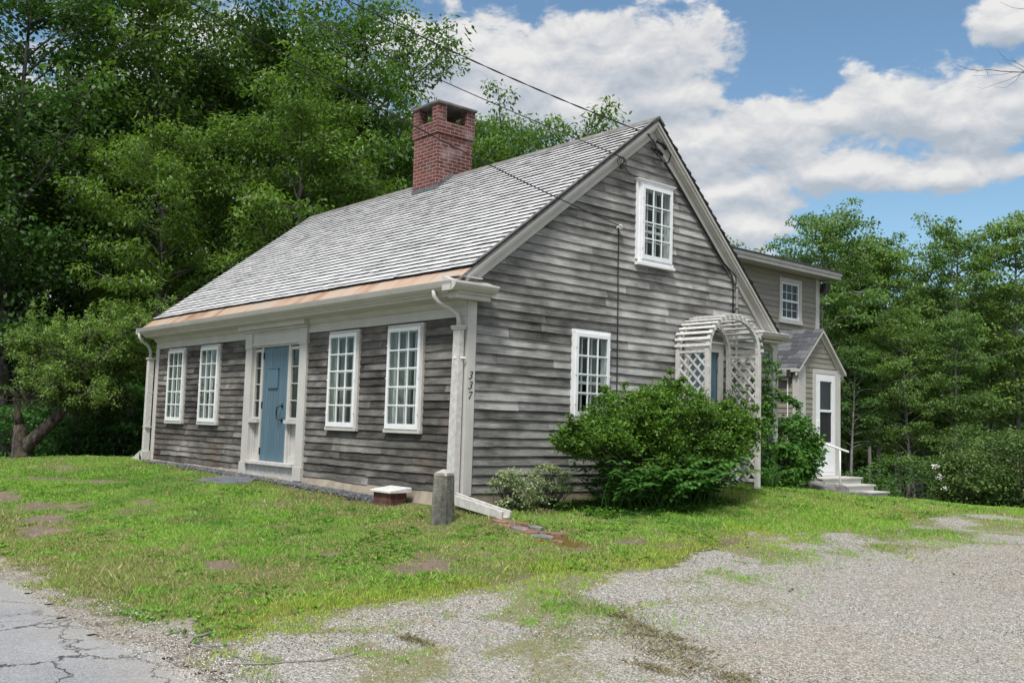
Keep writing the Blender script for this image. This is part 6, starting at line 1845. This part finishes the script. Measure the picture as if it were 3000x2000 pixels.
# ---------------------------------------------------------------- nearly bare tree beyond the right edge, its twigs reaching in
bt = thing('bare_tree', (5.6, 12.3, g_(5.6, 12.3)), 'bare thin twigs of a leafless tree reaching in from the right edge against the clouds', 'tree')
mb = MB(); rg = random.Random(33); B0 = Vector((5.6, 12.3, g_(5.6, 12.3)))
tr = [Vector((0, 0, -.2)), Vector((.10, .1, 2.2)), Vector((.0, .15, 4.6)), Vector((.12, .0, 7.2)), Vector((.0, .2, 10.0))]
mb.tube(tr, [.13, .11, .085, .05, .02], 8, r=.5)
def brn(p, d_, l, r, lv):
    pts = [p]; q = p.copy(); dd = d_.copy()
    for i in range(6):
        dd = (dd + Vector((rg.uniform(-.14, .14), rg.uniform(-.14, .14), rg.uniform(-.10, .13)))).normalized(); q = q + dd * l / 6; pts.append(q.copy())
    mb.tube(pts, [r * (1 - .8 * i / 6) + .0012 for i in range(7)], 5, r=.5)
    if lv:
        for i in range(2, 6):
            for s in range(2 if lv > 1 else 1):
                nd = (dd + Vector((rg.uniform(-.7, .7), rg.uniform(-.7, .7), rg.uniform(-.6, .6)))).normalized(); brn(pts[i], nd, l * rg.uniform(.35, .6), r * .5, lv - 1)
TW = [[(-1.8, -0.016, 8.381), (-2.608, -0.706, 8.201), (-3.101, -1.301, 8.204), (-3.334, -1.722, 8.172), (-3.502, -1.848, 8.215), (-3.628, -2.004, 8.187), (-3.79, -2.134, 8.228), (-3.919, -2.252, 8.315)], [(-3.08, -1.356, 8.19), (-3.082, -1.505, 8.209), (-3.251, -1.47, 8.336), (-3.337, -1.705, 8.426)], [(-2.996, -1.261, 8.207), (-3.049, -1.481, 8.253), (-3.175, -1.506, 8.364), (-3.3, -1.573, 8.426), (-3.329, -1.767, 8.491), (-3.444, -1.706, 8.691)], [(-3.122, -1.403, 8.182), (-3.18, -1.609, 8.143), (-3.318, -1.763, 8.092), (-3.524, -1.844, 8.111), (-3.758, -1.995, 8.126)], [(-3.08, -1.355, 8.184), (-3.101, -1.459, 8.129), (-3.272, -1.58, 8.025), (-3.402, -1.834, 7.913), (-3.571, -1.96, 7.839), (-3.683, -2.031, 7.894)], [(-3.123, -1.401, 8.151), (-3.162, -1.508, 8.009), (-3.297, -1.645, 7.864), (-3.432, -1.807, 7.883)], [(-2.685, -1.096, 9.172), (-2.988, -1.546, 9.31), (-3.188, -1.539, 9.401), (-3.319, -1.787, 9.477)], [(-3.494, -1.916, 8.091), (-3.577, -1.787, 8.258), (-3.601, -1.861, 8.297)], [(-3.154, -1.515, 8.356), (-3.252, -1.524, 8.472)], [(-3.67, -1.907, 8.224), (-3.666, -2.048, 8.133)]]
for k, l in enumerate(TW):
    r0 = .012 if k == 0 else .0050 if k < 7 else .0030; n = len(l)
    if k == 0: l = [tuple(tr[3])] + l; n += 1
    mb.tube(l, [(r0 * (1 - .8 * i / (n - 1)) + .0008) * (2.2 if k == 0 and i == 0 else 1) for i in range(n)], 5, r=.5)
for k in range(6):
    a = k * 1.1; brn(tr[3].lerp(tr[4], k / 6), Vector((abs(math.cos(a)), abs(math.sin(a)), .5)).normalized(), 2.4, .03, 2)
mb.build('branches', 'bark', bt, smooth=True, local=True)
